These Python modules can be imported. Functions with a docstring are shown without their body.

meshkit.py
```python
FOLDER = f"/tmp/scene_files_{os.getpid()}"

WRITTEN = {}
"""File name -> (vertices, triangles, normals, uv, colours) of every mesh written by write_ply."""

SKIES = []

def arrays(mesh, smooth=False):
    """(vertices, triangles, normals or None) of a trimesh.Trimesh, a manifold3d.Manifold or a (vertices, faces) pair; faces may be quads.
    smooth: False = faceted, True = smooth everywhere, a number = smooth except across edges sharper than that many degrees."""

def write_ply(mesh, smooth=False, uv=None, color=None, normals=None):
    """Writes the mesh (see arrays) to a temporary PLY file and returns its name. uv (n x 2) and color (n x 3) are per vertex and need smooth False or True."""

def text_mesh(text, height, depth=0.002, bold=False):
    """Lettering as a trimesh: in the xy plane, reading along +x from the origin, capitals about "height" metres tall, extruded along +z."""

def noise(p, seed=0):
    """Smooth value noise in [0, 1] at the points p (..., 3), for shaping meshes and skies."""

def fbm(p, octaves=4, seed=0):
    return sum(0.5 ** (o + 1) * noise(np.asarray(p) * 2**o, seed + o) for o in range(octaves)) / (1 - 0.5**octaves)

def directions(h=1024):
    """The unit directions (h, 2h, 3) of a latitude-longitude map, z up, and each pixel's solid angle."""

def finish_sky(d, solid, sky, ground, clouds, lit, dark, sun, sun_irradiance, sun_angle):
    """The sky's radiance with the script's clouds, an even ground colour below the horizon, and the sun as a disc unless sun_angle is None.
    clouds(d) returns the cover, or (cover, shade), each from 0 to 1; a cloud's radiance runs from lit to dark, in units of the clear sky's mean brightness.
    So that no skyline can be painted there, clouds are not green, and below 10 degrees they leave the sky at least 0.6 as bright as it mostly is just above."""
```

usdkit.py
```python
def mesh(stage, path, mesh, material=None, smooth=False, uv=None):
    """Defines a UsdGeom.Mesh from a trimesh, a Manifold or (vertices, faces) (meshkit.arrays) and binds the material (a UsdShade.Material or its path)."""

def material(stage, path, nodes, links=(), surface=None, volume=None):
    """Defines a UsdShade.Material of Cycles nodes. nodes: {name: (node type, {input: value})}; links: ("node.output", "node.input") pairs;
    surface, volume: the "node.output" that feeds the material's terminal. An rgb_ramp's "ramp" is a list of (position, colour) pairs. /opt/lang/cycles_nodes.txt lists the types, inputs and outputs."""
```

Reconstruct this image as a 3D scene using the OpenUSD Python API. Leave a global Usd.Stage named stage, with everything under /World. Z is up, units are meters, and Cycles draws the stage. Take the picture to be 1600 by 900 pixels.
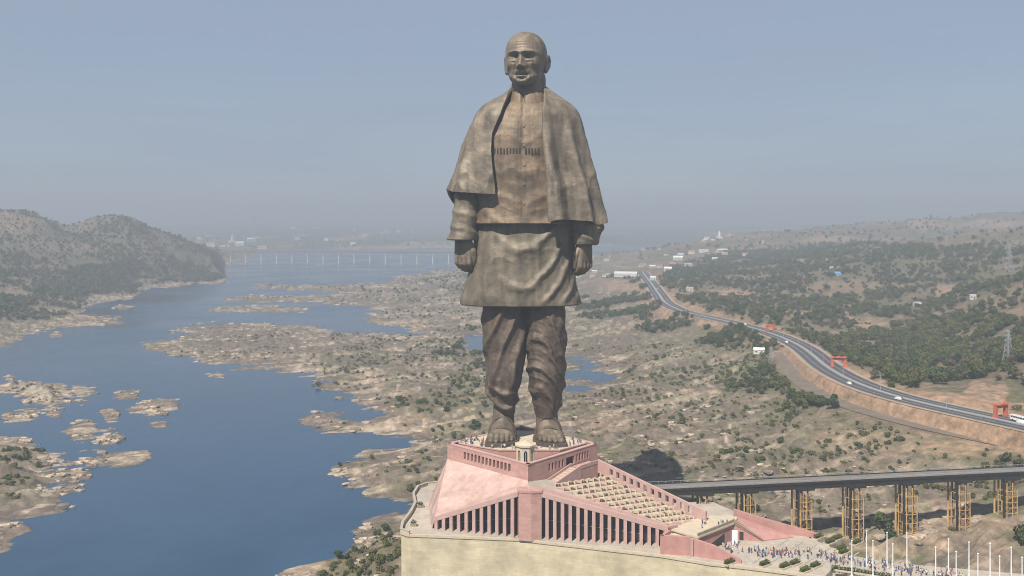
import math, random
import numpy as np, trimesh, shapely, manifold3d
import shapely.geometry as sg
from scipy.interpolate import PchipInterpolator, RBFInterpolator
from scipy.ndimage import distance_transform_edt, map_coordinates
from scipy.spatial import cKDTree
from pxr import Usd, UsdGeom, UsdLux, UsdShade, Gf, Sdf, Vt
import usdkit
from meshkit import fbm, noise

stage = Usd.Stage.CreateInMemory()
UsdGeom.SetStageUpAxis(stage, 'Z'); UsdGeom.SetStageMetersPerUnit(stage, 1.0)
stage.DefinePrim('/World', 'Xform'); stage.SetDefaultPrim(stage.GetPrimAtPath('/World'))
UsdGeom.Scope.Define(stage, '/World/Looks')
rng = np.random.default_rng(7); random.seed(7)

# ---------------------------------------------------------------- camera, sky, sun, exposure
FPX, HY, CZ = 1354.0, 343.0, 140.0            # focal length and horizon row (photo pixels), camera height in metres
cam = UsdGeom.Camera.Define(stage, '/World/camera')
cam.CreateHorizontalApertureAttr(36.0); cam.CreateVerticalApertureAttr(20.25)
cam.CreateFocalLengthAttr(36.0 * FPX / 1600)
cam.CreateVerticalApertureOffsetAttr(-(450 - HY) / 1600 * 36.0)
cam.CreateClippingRangeAttr(Gf.Vec2f(1.0, 200000.0))
cam.CreateExposureAttr(0.76)
xf = UsdGeom.Xformable(cam); xf.AddTranslateOp().Set(Gf.Vec3d(0, 0, CZ)); xf.AddRotateXOp().Set(90.0)

SUN_AZ, SUN_EL = math.radians(208), math.radians(52)      # azimuth of the direction towards the sun, clockwise from +y
sd = np.array([math.sin(SUN_AZ) * math.cos(SUN_EL), math.cos(SUN_AZ) * math.cos(SUN_EL), math.sin(SUN_EL)])
sun = UsdLux.DistantLight.Define(stage, '/World/sun')
sun.CreateIntensityAttr(1.25); sun.CreateAngleAttr(0.5); sun.CreateNormalizeAttr(True); sun.CreateColorAttr(Gf.Vec3f(1.0, 0.94, 0.85))
zc = sd; xc = np.cross([0, 0, 1.0], zc); xc /= np.linalg.norm(xc); yc = np.cross(zc, xc)
UsdGeom.Xformable(sun).AddTransformOp().Set(Gf.Matrix4d(*xc, 0, *yc, 0, *zc, 0, 0, 0, 0, 1))
dome = UsdLux.DomeLight.Define(stage, '/World/sky')
skym = usdkit.material(stage, '/World/Looks/sky', {
    's': ('sky_texture', {'sky_type': 'single_scattering', 'sun_disc': False, 'sun_elevation': SUN_EL, 'sun_rotation': SUN_AZ % (2 * math.pi), 'air_density': 1.0, 'aerosol_density': 0.7, 'ozone_density': 2.0, 'altitude': 100.0}),
    'tc': ('texture_coordinate', {}), 'mp': ('mapping', {'scale': (1.6, 1.6, 9.0)}), 'cn': ('noise_texture', {'scale': 1.3, 'detail': 4.0, 'roughness': 0.55}),
    'cr': ('map_range', {'from_min': 0.35, 'from_max': 0.65, 'to_min': 0.70, 'to_max': 0.90, 'clamp': True}),
    'h': ('mix_color', {'fac': 0.80, 'b': (2.98, 3.60, 4.62)}),      # thin even high haze veiling the clear sky
    'b': ('background_shader', {'strength': 0.0670})}, [('tc.generated', 'mp.vector'), ('mp.vector', 'cn.vector'), ('cn.fac', 'cr.value'), ('cr.result', 'h.fac'), ('s.color', 'h.a'), ('h.result', 'b.color')], surface='b.background')
UsdShade.MaterialBindingAPI.Apply(dome.GetPrim()).Bind(skym)
HAZE_DENSITY, HAZE_COLOR = 0.00036, (0.455, 0.505, 0.575)

# ---------------------------------------------------------------- helpers
used = {}
def numbered(path):
    k = used.get(path, 0); used[path] = k + 1
    return path if k == 0 else f'{path}_{k:03d}'
def custom(p, **kw):
    for k, v in kw.items():
        if v: p.SetCustomDataByKey(k, v)
def thing(name, label, category, loc=(0, 0, 0), rz=0.0, group=None, scale=None):
    x = UsdGeom.Xform.Define(stage, numbered('/World/' + name))
    x.AddTranslateOp().Set(Gf.Vec3d(*map(float, loc)))
    x.AddRotateZOp().Set(float(rz))
    if scale is not None: x.AddScaleOp().Set(Gf.Vec3f(*(np.broadcast_to(scale, 3).astype(float).tolist())))
    custom(x.GetPrim(), label=label, category=category, group=group)
    return str(x.GetPath())
def part(parent, name, mesh, mat, smooth=False, label=None, kind=None, uv=None):
    m = usdkit.mesh(stage, numbered(f'{parent}/{name}'), mesh, MAT[mat], smooth=smooth)
    custom(m.GetPrim(), label=label, kind=kind)
    return str(m.GetPath())
def struct(name, mesh, mat, smooth=False, kind='structure', label=None, category=None):
    m = usdkit.mesh(stage, numbered('/World/' + name), mesh, MAT[mat], smooth=smooth)
    custom(m.GetPrim(), kind=kind, label=label, category=category)
    return m
def copy(proto, name, label, category, loc, rz=0.0, scale=1.0, group=None):
    x = UsdGeom.Xform.Define(stage, numbered('/World/' + name))
    x.AddTranslateOp().Set(Gf.Vec3d(*map(float, loc))); x.AddRotateZOp().Set(float(rz)); x.AddScaleOp().Set(Gf.Vec3f(*(np.broadcast_to(scale, 3).astype(float).tolist())))
    x.GetPrim().GetReferences().AddInternalReference(proto); x.GetPrim().SetInstanceable(True)
    custom(x.GetPrim(), label=label, category=category, group=group)
def proto(name):                                             # a class prim: never drawn itself
    p = stage.DefinePrim(f'/World/prototype_{name}', 'Xform'); p.SetSpecifier(Sdf.SpecifierClass)
    return str(p.GetPath())
def P(px, py, z):                                            # the point of height z on the ray through a photo pixel
    d = (CZ - z) * FPX / (py - HY)
    return np.array([(px - 800) / FPX * d, d, z])
def Q(px, py, d):
    return np.array([(px - 800) / FPX * d, d, CZ - (py - HY) / FPX * d])
cat = trimesh.util.concatenate
def box(c, s, rz=0.0):
    b = trimesh.creation.box(s)
    if rz: b.apply_transform(trimesh.transformations.rotation_matrix(rz, [0, 0, 1]))
    b.apply_translation(c); return b
def bar(a, b, w, d=None):
    a, b = np.asarray(a, float), np.asarray(b, float); v = b - a; L = np.linalg.norm(v); v /= L
    up = np.array([0, 0, 1.0]) if abs(v[2]) < .95 else np.array([0, 1.0, 0])
    x = np.cross(up, v); x /= np.linalg.norm(x); y = np.cross(v, x)
    m = trimesh.creation.box([w, d or w, L]); T = np.eye(4); T[:3, 0], T[:3, 1], T[:3, 2], T[:3, 3] = x, y, v, (a + b) / 2
    m.apply_transform(T); return m
def tube(a, b, r0, r1=None, n=8):
    a, b = np.asarray(a, float), np.asarray(b, float); v = b - a; L = np.linalg.norm(v); v /= L; r1 = r0 if r1 is None else r1
    up = np.array([0, 0, 1.0]) if abs(v[2]) < .95 else np.array([0, 1.0, 0])
    x = np.cross(up, v); x /= np.linalg.norm(x); y = np.cross(v, x)
    t = np.linspace(0, 2 * np.pi, n, endpoint=False); c = np.cos(t)[:, None] * x + np.sin(t)[:, None] * y
    V = np.vstack([a + r0 * c, b + r1 * c, a, b]); F = []
    for i in range(n):
        j = (i + 1) % n; F += [[i, j, n + j], [i, n + j, n + i], [2 * n, j, i], [2 * n + 1, n + i, n + j]]
    return trimesh.Trimesh(V, F, process=False)
def prism(pts, z0, z1):
    pg = sg.Polygon(pts)
    m = trimesh.creation.extrude_polygon(pg, z1 - z0, engine='earcut'); m.apply_translation([0, 0, z0]); return m
def wall(p0, p1, poly, thick, inward=0.0):                   # a shapely polygon in (along, height) stood up between two plan points
    p0, p1 = np.asarray(p0[:2], float), np.asarray(p1[:2], float); v = (p1 - p0) / np.linalg.norm(p1 - p0)
    m = trimesh.creation.extrude_polygon(poly, thick, engine='earcut')   # x along, y height, z thickness
    n = np.array([v[1], -v[0]])
    T = np.eye(4); T[:3, 0] = [v[0], v[1], 0]; T[:3, 1] = [0, 0, 1]; T[:3, 2] = [n[0], n[1], 0]; T[:3, 3] = [p0[0] - n[0] * (thick - inward), p0[1] - n[1] * (thick - inward), 0]
    m.apply_transform(T); return m
def grid_faces(nr, nc, wrap=False):
    r, c = np.meshgrid(np.arange(nr - 1), np.arange(nc if wrap else nc - 1), indexing='ij'); c2 = (c + 1) % nc
    a, b, d, e = r * nc + c, r * nc + c2, (r + 1) * nc + c2, (r + 1) * nc + c
    return np.concatenate([np.stack([a, b, d], -1).reshape(-1, 3), np.stack([a, d, e], -1).reshape(-1, 3)])
def sstep(a, b, x):
    t = np.clip((x - a) / (b - a), 0, 1); return t * t * (3 - 2 * t)

# ---------------------------------------------------------------- materials
MAT = {}
K = 0.86
sc_ = lambda c, k=K: tuple(k * x for x in c)
def mat(name, base, rough=0.8, var=0.12, scale=0.3, bump=0.0, bdist=0.2, metal=0.0, spec=0.3, rnd=0.0, attr=None, bscale=None, grime=None, gscale=0.05, gmax=0.85, coord='position'):
    n = {'p': ('principled_bsdf', {'roughness': rough, 'metallic': metal, 'specular_ior_level': spec}),
         'g': ('geometry', {}) if coord == 'position' else ('texture_coordinate', {}),
         'n': ('noise_texture', {'scale': scale, 'detail': 6.0, 'roughness': 0.6}),
         'r': ('map_range', {'from_min': 0.3, 'from_max': 0.7, 'to_min': 1 - var, 'to_max': 1 + var}),
         'm': ('mix_color', {'blend_type': 'multiply', 'fac': 1.0, 'a': sc_(base)})}
    co = 'g.position' if coord == 'position' else 'g.object'
    l = [(co, 'n.vector'), ('n.fac', 'r.value'), ('r.result', 'm.b')]
    col = 'm.result'
    if attr:
        n['a'] = ('attribute', {'attribute': attr}); l.append(('a.color', 'm.a'))
    if grime is not None:
        n['n2'] = ('noise_texture', {'scale': gscale, 'detail': 5.0, 'roughness': 0.65})
        n['r2'] = ('map_range', {'from_min': 0.45, 'from_max': 0.7, 'to_min': 0.0, 'to_max': gmax, 'clamp': True})
        n['m2'] = ('mix_color', {'b': grime}); l += [(co, 'n2.vector'), ('n2.fac', 'r2.value'), ('r2.result', 'm2.fac'), (col, 'm2.a')]; col = 'm2.result'
    if rnd:
        n['o'] = ('object_info', {}); n['r3'] = ('map_range', {'to_min': 1 - rnd, 'to_max': 1 + rnd})
        n['m3'] = ('mix_color', {'blend_type': 'multiply', 'fac': 1.0}); l += [('o.random', 'r3.value'), (col, 'm3.a'), ('r3.result', 'm3.b')]; col = 'm3.result'
    l.append((col, 'p.base_color'))
    if bump:
        n['bn'] = ('noise_texture', {'scale': bscale or scale * 3, 'detail': 5.0, 'roughness': 0.6}); n['b'] = ('bump', {'strength': bump, 'distance': bdist})
        l += [(co, 'bn.vector'), ('bn.fac', 'b.height'), ('b.normal', 'p.normal')]
    MAT[name] = usdkit.material(stage, '/World/Looks/' + name, n, l, surface='p.BSDF')
def bronze(name, base, dark, seam=0.85):
    # cast cladding: panels of slightly different tone, fine seams, streaky patina
    n = {'p': ('principled_bsdf', {'roughness': 0.62, 'metallic': 0.25, 'specular_ior_level': 0.4}), 'g': ('texture_coordinate', {}),
         'sx': ('separate_xyz', {}), 'cx': ('combine_xyz', {}),
         'bt': ('brick_texture', {'scale': 1.0, 'brick_width': 4.6, 'row_height': 2.6, 'mortar_size': 0.08, 'mortar_smooth': 0.6, 'color1': (0.90,) * 3, 'color2': (1.09,) * 3, 'mortar': (seam,) * 3, 'bias': 0.0}),
         'n': ('noise_texture', {'scale': 0.12, 'detail': 7.0, 'roughness': 0.62, 'distortion': 0.4}),
         'mp': ('mapping', {'scale': (0.9, 0.9, 0.12)}), 'n2': ('noise_texture', {'scale': 0.5, 'detail': 4.0}),
         'r': ('map_range', {'from_min': 0.38, 'from_max': 0.66, 'clamp': True}), 'r2': ('map_range', {'from_min': 0.3, 'from_max': 0.7, 'to_min': 0.68, 'to_max': 1.3}),
         'm': ('mix_color', {'a': sc_(dark), 'b': sc_(base)}), 'm1': ('mix_color', {'blend_type': 'multiply', 'fac': 1.0}), 'm2': ('mix_color', {'blend_type': 'multiply', 'fac': 1.0}),
         'bn': ('noise_texture', {'scale': 1.1, 'detail': 4.0}), 'b': ('bump', {'strength': 0.35, 'distance': 0.35}), 'b2': ('bump', {'strength': 0.12, 'distance': 0.12})}
    l = [('g.object', 'sx.vector'), ('sx.x', 'cx.x'), ('sx.z', 'cx.y'), ('cx.vector', 'bt.vector'), ('g.object', 'n.vector'), ('n.fac', 'r.value'), ('r.result', 'm.fac'),
         ('g.object', 'mp.vector'), ('mp.vector', 'n2.vector'), ('n2.fac', 'r2.value'), ('m.result', 'm1.a'), ('r2.result', 'm1.b'), ('m1.result', 'm2.a'), ('bt.color', 'm2.b'), ('m2.result', 'p.base_color'),
         ('g.object', 'bn.vector'), ('bn.fac', 'b.height'), ('bt.fac', 'b2.height'), ('b.normal', 'b2.normal'), ('b2.normal', 'p.normal')]
    n['b2'][1]['invert'] = True
    MAT[name] = usdkit.material(stage, '/World/Looks/' + name, n, l, surface='p.BSDF')
def stone(name, base, c1, c2, w, h, mortar=0.8, rough=0.85, coords=('x', 'z'), bump=0.3, var=0.15, nscale=0.25):
    n = {'p': ('principled_bsdf', {'roughness': rough, 'specular_ior_level': 0.25}), 'g': ('geometry', {}), 'sx': ('separate_xyz', {}), 'ad': ('math', {'math_type': 'multiply_add', 'value2': 0.6}), 'cx': ('combine_xyz', {}),
         'bt': ('brick_texture', {'scale': 1.0, 'brick_width': w, 'row_height': h, 'mortar_size': min(w, h) * 0.03, 'mortar_smooth': 0.3, 'color1': sc_(c1), 'color2': sc_(c2), 'mortar': tuple(np.array(base) * mortar * K), 'bias': 0.0}),
         'n': ('noise_texture', {'scale': nscale, 'detail': 6.0, 'roughness': 0.65}), 'r': ('map_range', {'from_min': 0.3, 'from_max': 0.7, 'to_min': 1 - var, 'to_max': 1 + var}),
         'm': ('mix_color', {'blend_type': 'multiply', 'fac': 1.0}), 'b': ('bump', {'strength': bump, 'distance': 0.1, 'invert': True})}
    l = [('g.position', 'sx.vector'), ('sx.y', 'ad.value1'), ('sx.x', 'ad.value3')]
    if coords == ('x', 'z'): l += [('ad.value', 'cx.x'), ('sx.z', 'cx.y')]
    else: l += [('sx.x', 'cx.x'), ('sx.y', 'cx.y')]
    l += [('cx.vector', 'bt.vector'), ('g.position', 'n.vector'), ('n.fac', 'r.value'), ('bt.color', 'm.a'), ('r.result', 'm.b'), ('m.result', 'p.base_color'), ('bt.fac', 'b.height'), ('b.normal', 'p.normal')]
    MAT[name] = usdkit.material(stage, '/World/Looks/' + name, n, l, surface='p.BSDF')
def leafmat(name, a, b, rnd=0.35):
    n = {'d': ('diffuse_bsdf', {}), 't': ('translucent_bsdf', {}), 'mx': ('mix_closure', {'fac': 0.3}), 'o': ('object_info', {}), 'm': ('mix_color', {'a': a, 'b': b}),
         'g': ('geometry', {}), 'r': ('map_range', {'to_min': 0.6, 'to_max': 1.45}), 'm2': ('mix_color', {'blend_type': 'multiply', 'fac': 1.0})}
    l = [('o.random', 'm.fac'), ('g.random_per_island', 'r.value'), ('m.result', 'm2.a'), ('r.result', 'm2.b'), ('m2.result', 'd.color'), ('m2.result', 't.color'), ('d.BSDF', 'mx.closure1'), ('t.BSDF', 'mx.closure2')]
    MAT[name] = usdkit.material(stage, '/World/Looks/' + name, n, l, surface='mx.closure')

bronze('bronze_shawl', (0.232, 0.187, 0.136), (0.132, 0.107, 0.079))
bronze('bronze_coat', (0.215, 0.150, 0.095), (0.135, 0.100, 0.066))
bronze('bronze_tunic', (0.190, 0.158, 0.110), (0.115, 0.096, 0.069), 0.95)
bronze('bronze_trousers', (0.125, 0.09, 0.062), (0.078, 0.058, 0.044), 0.95)
bronze('bronze_skin', (0.215, 0.168, 0.118), (0.135, 0.106, 0.077), 0.93)
bronze('bronze_foot', (0.165, 0.128, 0.088), (0.11, 0.087, 0.062), 0.93)
mat('slot_dark', (0.03, 0.028, 0.026), 0.5)
PINK = (0.43, 0.25, 0.215)
stone('pink_stone', PINK, (0.41, 0.24, 0.205), (0.47, 0.28, 0.24), 2.4, 0.8, 0.82)
stone('pink_panel', PINK, (0.475, 0.33, 0.285), (0.445, 0.305, 0.265), 3.2, 1.4, 1.12, coords=('x', 'y'), bump=0.05, var=0.3, nscale=0.16)
mat('pink_trim', (0.46, 0.30, 0.265), 0.8, 0.1, 0.4)
mat('red_stone', (0.43, 0.225, 0.195), 0.8, 0.12, 0.4)
stone('cream_wall', (0.55, 0.46, 0.29), (0.48, 0.415, 0.285), (0.54, 0.47, 0.325), 3.0, 1.0, 0.88, bump=0.35, var=0.26, nscale=0.1)
stone('paving', (0.46, 0.40, 0.32), (0.37, 0.32, 0.26), (0.42, 0.37, 0.305), 5.0, 5.0, 0.78, coords=('x', 'y'))
mat('cream', (0.50, 0.42, 0.31), 0.8, 0.12, 0.8)
mat('soil', (0.10, 0.075, 0.05), 0.95, 0.2, 0.8)  # dark brown fill, shade inside the curved benches put into colour
mat('cream_dark', (0.30, 0.25, 0.17), 0.8, 0.2, 0.8)
mat('grey_stone', (0.36, 0.33, 0.28), 0.85, 0.15, 0.5)
mat('dark_glass', (0.035, 0.038, 0.045), 0.15, 0.3, 0.2, spec=0.6)
mat('inside_shade', (0.05, 0.042, 0.04), 0.8, 0.3, 0.2)  # near-black colour that holds the shade inside openings
mat('white_paint', (0.80, 0.80, 0.78), 0.4, 0.04)
mat('asphalt', (0.062, 0.062, 0.066), 0.85, 0.18, 0.15)
mat('gravel_road', (0.155, 0.125, 0.095), 0.95, 0.2, 0.12, bump=0.4)
mat('orange_soil', (0.36, 0.215, 0.125), 0.95, 0.22, 0.12, bump=0.5, bdist=0.5, grime=(0.24, 0.17, 0.10), gscale=0.07)
mat('verge_sand', (0.33, 0.24, 0.165), 0.95, 0.2, 0.2)
mat('line_white', (0.72, 0.72, 0.70), 0.7, 0.1, 0.5)
mat('barrier_concrete', (0.27, 0.27, 0.265), 0.8, 0.1, 0.5)
mat('steel_dark', (0.03, 0.028, 0.026), 0.6, 0.3, 0.4, metal=0.2)
mat('steel_rust', (0.20, 0.115, 0.06), 0.75, 0.35, 0.5)
mat('steel_yellow', (0.52, 0.35, 0.14), 0.6, 0.22, 0.4, grime=(0.30, 0.17, 0.08), gscale=0.3)
mat('deck_grey', (0.17, 0.155, 0.14), 0.9, 0.15, 0.2)
mat('concrete', (0.50, 0.48, 0.44), 0.85, 0.15, 0.2)
mat('arch_red', (0.52, 0.125, 0.06), 0.7, 0.12, 0.3)
mat('steel_grey', (0.42, 0.43, 0.43), 0.5, 0.1, 0.5, metal=0.3)
mat('house_white', (0.58, 0.565, 0.54), 0.8, 0.1, 0.3, rnd=0.15)
mat('house_cream', (0.62, 0.52, 0.40), 0.8, 0.1, 0.3, rnd=0.15)
mat('roof_tile', (0.38, 0.20, 0.13), 0.85, 0.15, 0.3, rnd=0.2)
mat('roof_blue', (0.12, 0.30, 0.55), 0.6, 0.1, 0.3)
mat('roof_sheet', (0.66, 0.66, 0.66), 0.5, 0.1, 0.3, rnd=0.15)
mat('rock_pale', (0.40, 0.325, 0.245), 0.95, 0.3, 0.5, bump=0.6, rnd=0.2, grime=(0.14, 0.11, 0.085), gscale=0.3)
mat('rock_dark', (0.20, 0.155, 0.12), 0.95, 0.3, 0.5, bump=0.6, rnd=0.2, grime=(0.09, 0.075, 0.06), gscale=0.3)
mat('bark', (0.11, 0.08, 0.055), 0.95, 0.2, 2.0)
mat('skin', (0.26, 0.15, 0.09), 0.6, 0.05)
mat('hair_black', (0.015, 0.013, 0.012), 0.5, 0.05)
for i, c in enumerate([(0.70, 0.68, 0.65), (0.45, 0.06, 0.05), (0.08, 0.13, 0.34), (0.62, 0.36, 0.10), (0.05, 0.05, 0.06), (0.55, 0.22, 0.28), (0.28, 0.42, 0.50), (0.62, 0.55, 0.40)]):
    mat(f'cloth_{"white red blue orange black rose teal beige".split()[i]}', c, 0.9, 0.05)
leafmat('leaf_dark', (0.075, 0.120, 0.045), (0.130, 0.165, 0.060))
leafmat('leaf_olive', (0.150, 0.170, 0.062), (0.225, 0.215, 0.085))
leafmat('leaf_dry', (0.205, 0.162, 0.105), (0.270, 0.212, 0.135))
leafmat('leaf_fresh', (0.115, 0.155, 0.045), (0.195, 0.215, 0.070))
mat('ground', (1, 1, 1), 0.95, 0.40, 0.20, bump=0.9, bdist=1.0, attr='landcover', bscale=0.3, spec=0.1, grime=(0.085, 0.072, 0.05), gscale=0.11, gmax=0.55)
# water: dark body, mirror of the sky broken by ripples; broad calm and ruffled bands
MAT['water'] = usdkit.material(stage, '/World/Looks/water', {
    'p': ('principled_bsdf', {'base_color': (0.015, 0.047, 0.095), 'ior': 1.33, 'specular_ior_level': 0.5}), 'g': ('geometry', {}),
    'mp': ('mapping', {'scale': (1.0, 0.55, 1.0), 'rotation': (0, 0, 0.5)}),
    'n': ('noise_texture', {'scale': 0.09, 'detail': 5.0, 'roughness': 0.6}), 'n2': ('noise_texture', {'scale': 0.006, 'detail': 4.0, 'roughness': 0.6, 'distortion': 0.6}),
    'r': ('map_range', {'from_min': 0.35, 'from_max': 0.65, 'to_min': 0.08, 'to_max': 0.28, 'clamp': True}), 'mc': ('mix_color', {'a': (0.011, 0.040, 0.082), 'b': (0.021, 0.058, 0.108)}),
    'r4': ('map_range', {'from_min': 0.35, 'from_max': 0.65, 'clamp': True}), 'b': ('bump', {'strength': 0.25, 'distance': 0.5})},
    [('g.position', 'mp.vector'), ('mp.vector', 'n.vector'), ('g.position', 'n2.vector'), ('n2.fac', 'r.value'), ('r.result', 'p.roughness'), ('n2.fac', 'r4.value'), ('r4.result', 'mc.fac'), ('mc.result', 'p.base_color'), ('n.fac', 'b.height'), ('b.normal', 'p.normal')], surface='p.BSDF')
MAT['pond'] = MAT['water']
# ---------------------------------------------------------------- land, water
_T = np.random.default_rng(99).random((512, 512)).astype(np.float32)
def fb2(p, octaves=4, seed=0):                                # value noise over the plan, quick
    x, y = np.asarray(p[..., 0], np.float64) + seed * 37.17, np.asarray(p[..., 1], np.float64) + seed * 91.73; out = 0
    for o in range(octaves):
        xi, yi = np.floor(x).astype(np.int64), np.floor(y).astype(np.int64); a, b = (x - xi).astype(np.float32), (y - yi).astype(np.float32)
        a, b = a * a * (3 - 2 * a), b * b * (3 - 2 * b); i, j = xi & 511, yi & 511; i2, j2 = (i + 1) & 511, (j + 1) & 511
        out = out + .5 ** (o + 1) * ((_T[i, j] * (1 - a) + _T[i2, j] * a) * (1 - b) + (_T[i, j2] * (1 - a) + _T[i2, j2] * a) * b); x, y = x * 2 + 17.3, y * 2 + 5.9
    return out / (1 - .5 ** octaves)
def vz0(d): return HY + CZ * FPX / d                          # photo row of the water plane at depth d
LAND = [
 # the right bank with the statue's island: shoreline read off the photograph, on the water plane
 [(395, 1000), (400, 925), (430, 899), (465, 884), (500, 873), (545, 853), (556, 836), (575, 826), (603, 815), (640, 806), (650, 800), (640, 794), (622, 784), (600, 776), (560, 763), (530, 752), (510, 742), (530, 729), (580, 714),
  (640, 702), (634, 691), (600, 681), (560, 673), (525, 669), (478, 663), (474, 655), (500, 648), (540, 656), (575, 663), (600, 650), (590, 641), (562, 632), (584, 622), (540, 613), (500, 610), (486, 600), (520, 592),
  (490, 584), (440, 576), (380, 573), (340, 570), (300, 561), (262, 553), (228, 545), (222, 535), (266, 531), (300, 522), (268, 515), (330, 508), (420, 505), (480, 510), (540, 520), (600, 521), (660, 522),
  (640, 514), (600, 508), (568, 500), (574, 491), (600, 484), (560, 477), (500, 474), (440, 473), (390, 471), (350, 470), (356, 464), (420, 462), (520, 463), (560, 459), (500, 456), (430, 452), (384, 448), (410, 443), (480, 446), (560, 444),
  (620, 440), (606, 434), (650, 428), (700, 421), (730, 414), (840, 405), (960, 397), (1300, 392), (3000, 385), (3000, 1000)],
 # left bank
 [(-1500, 760), (-400, 590), (-60, 553), (5, 541), (45, 524), (95, 512), (150, 508), (192, 503), (186, 497), (150, 495), (120, 492), (135, 482), (150, 475), (200, 467), (225, 459), (215, 453), (260, 449), (300, 444), (352, 443), (356, 432), (345, 424), (352, 414), (372, 407), (395, 400), (400, 391), (560, 389), (700, 388), (960, 383), (3000, 380), (3000, 345), (-1500, 345)],
 # rock islets
 [(322, 486), (340, 480), (400, 478), (484, 483), (478, 488), (400, 489)], [(178, 481), (192, 476), (208, 480), (196, 486)], [(80, 521), (92, 519), (97, 523), (84, 525)],
 [(0, 606), (12, 592), (60, 597), (100, 604), (116, 611), (112, 620), (92, 628), (86, 650), (72, 644), (60, 632), (30, 618), (8, 612)], [(6, 652), (28, 640), (40, 630), (58, 630), (60, 640), (44, 653), (20, 657)],
 [(118, 604), (150, 605), (152, 608), (138, 616), (126, 621), (116, 612)], [(184, 617), (196, 613), (214, 616), (204, 625), (188, 623)], [(206, 638), (224, 632), (220, 627), (250, 623), (277, 629), (270, 636), (250, 639), (254, 651), (236, 648)],
 [(162, 644), (170, 641), (177, 646), (170, 650)], [(104, 672), (112, 664), (140, 663), (150, 670), (142, 679), (118, 680)], [(155, 681), (168, 675), (184, 676), (180, 683), (164, 686)], [(240, 660), (250, 658), (254, 663), (244, 664)],
 [(122, 719), (140, 714), (156, 718), (160, 707), (190, 704), (228, 709), (226, 720), (208, 733), (184, 734), (164, 728), (136, 729)],
 [(-300, 700), (0, 694), (36, 692), (60, 700), (92, 714), (116, 725), (70, 727), (60, 735), (110, 734), (138, 742), (138, 752), (116, 760), (76, 762), (90, 775), (102, 792), (70, 803), (40, 810), (0, 812), (-300, 830)],
 [(-200, 822), (0, 814), (30, 818), (40, 826), (20, 845), (0, 860), (-200, 900)], [(332, 586), (346, 586), (348, 591), (334, 592)],
]
POOLS = [[(722, 522), (760, 520), (800, 530), (790, 545), (730, 548)], [(880, 556), (910, 557), (936, 566), (926, 574), (890, 572)], [(880, 580), (920, 576), (956, 584), (968, 592), (940, 598), (900, 592), (880, 595)], [(880, 604), (912, 602), (938, 606), (912, 615), (882, 613)]]
U0, U1, V0, V1 = -700, 2300, 346, 1000
uu, vv = np.meshgrid(np.arange(U0, U1 + 1, 1.0), np.arange(V0, V1 + 1, 1.0))
inside = np.zeros(uu.shape, bool)
for pg in LAND: inside |= shapely.contains_xy(sg.Polygon(pg).buffer(0), uu, vv)
for pg in POOLS: inside &= ~shapely.contains_xy(sg.Polygon(pg), uu, vv)
sdist = distance_transform_edt(inside) - distance_transform_edt(~inside)
del uu, vv
def shore(x, d):                                              # signed distance to the shore, metres, land positive
    u, v = 800 + x / d * FPX, vz0(d)
    q = np.stack([x, d, 0 * x], -1)
    wa = fb2(q / 38.0, 4, 3) - .5; wb = fb2(q / 38.0, 4, 9) - .5
    s = np.clip(d / 600, .25, 1.3)
    uw = np.clip(u + wa * 22 / s, U0, U1) - U0; vw = np.clip(v + wb * 9 / s, V0, V1) - V0
    r = map_coordinates(sdist, [vw, uw], order=1, mode='nearest')
    return r * d / FPX * 1.6

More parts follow.
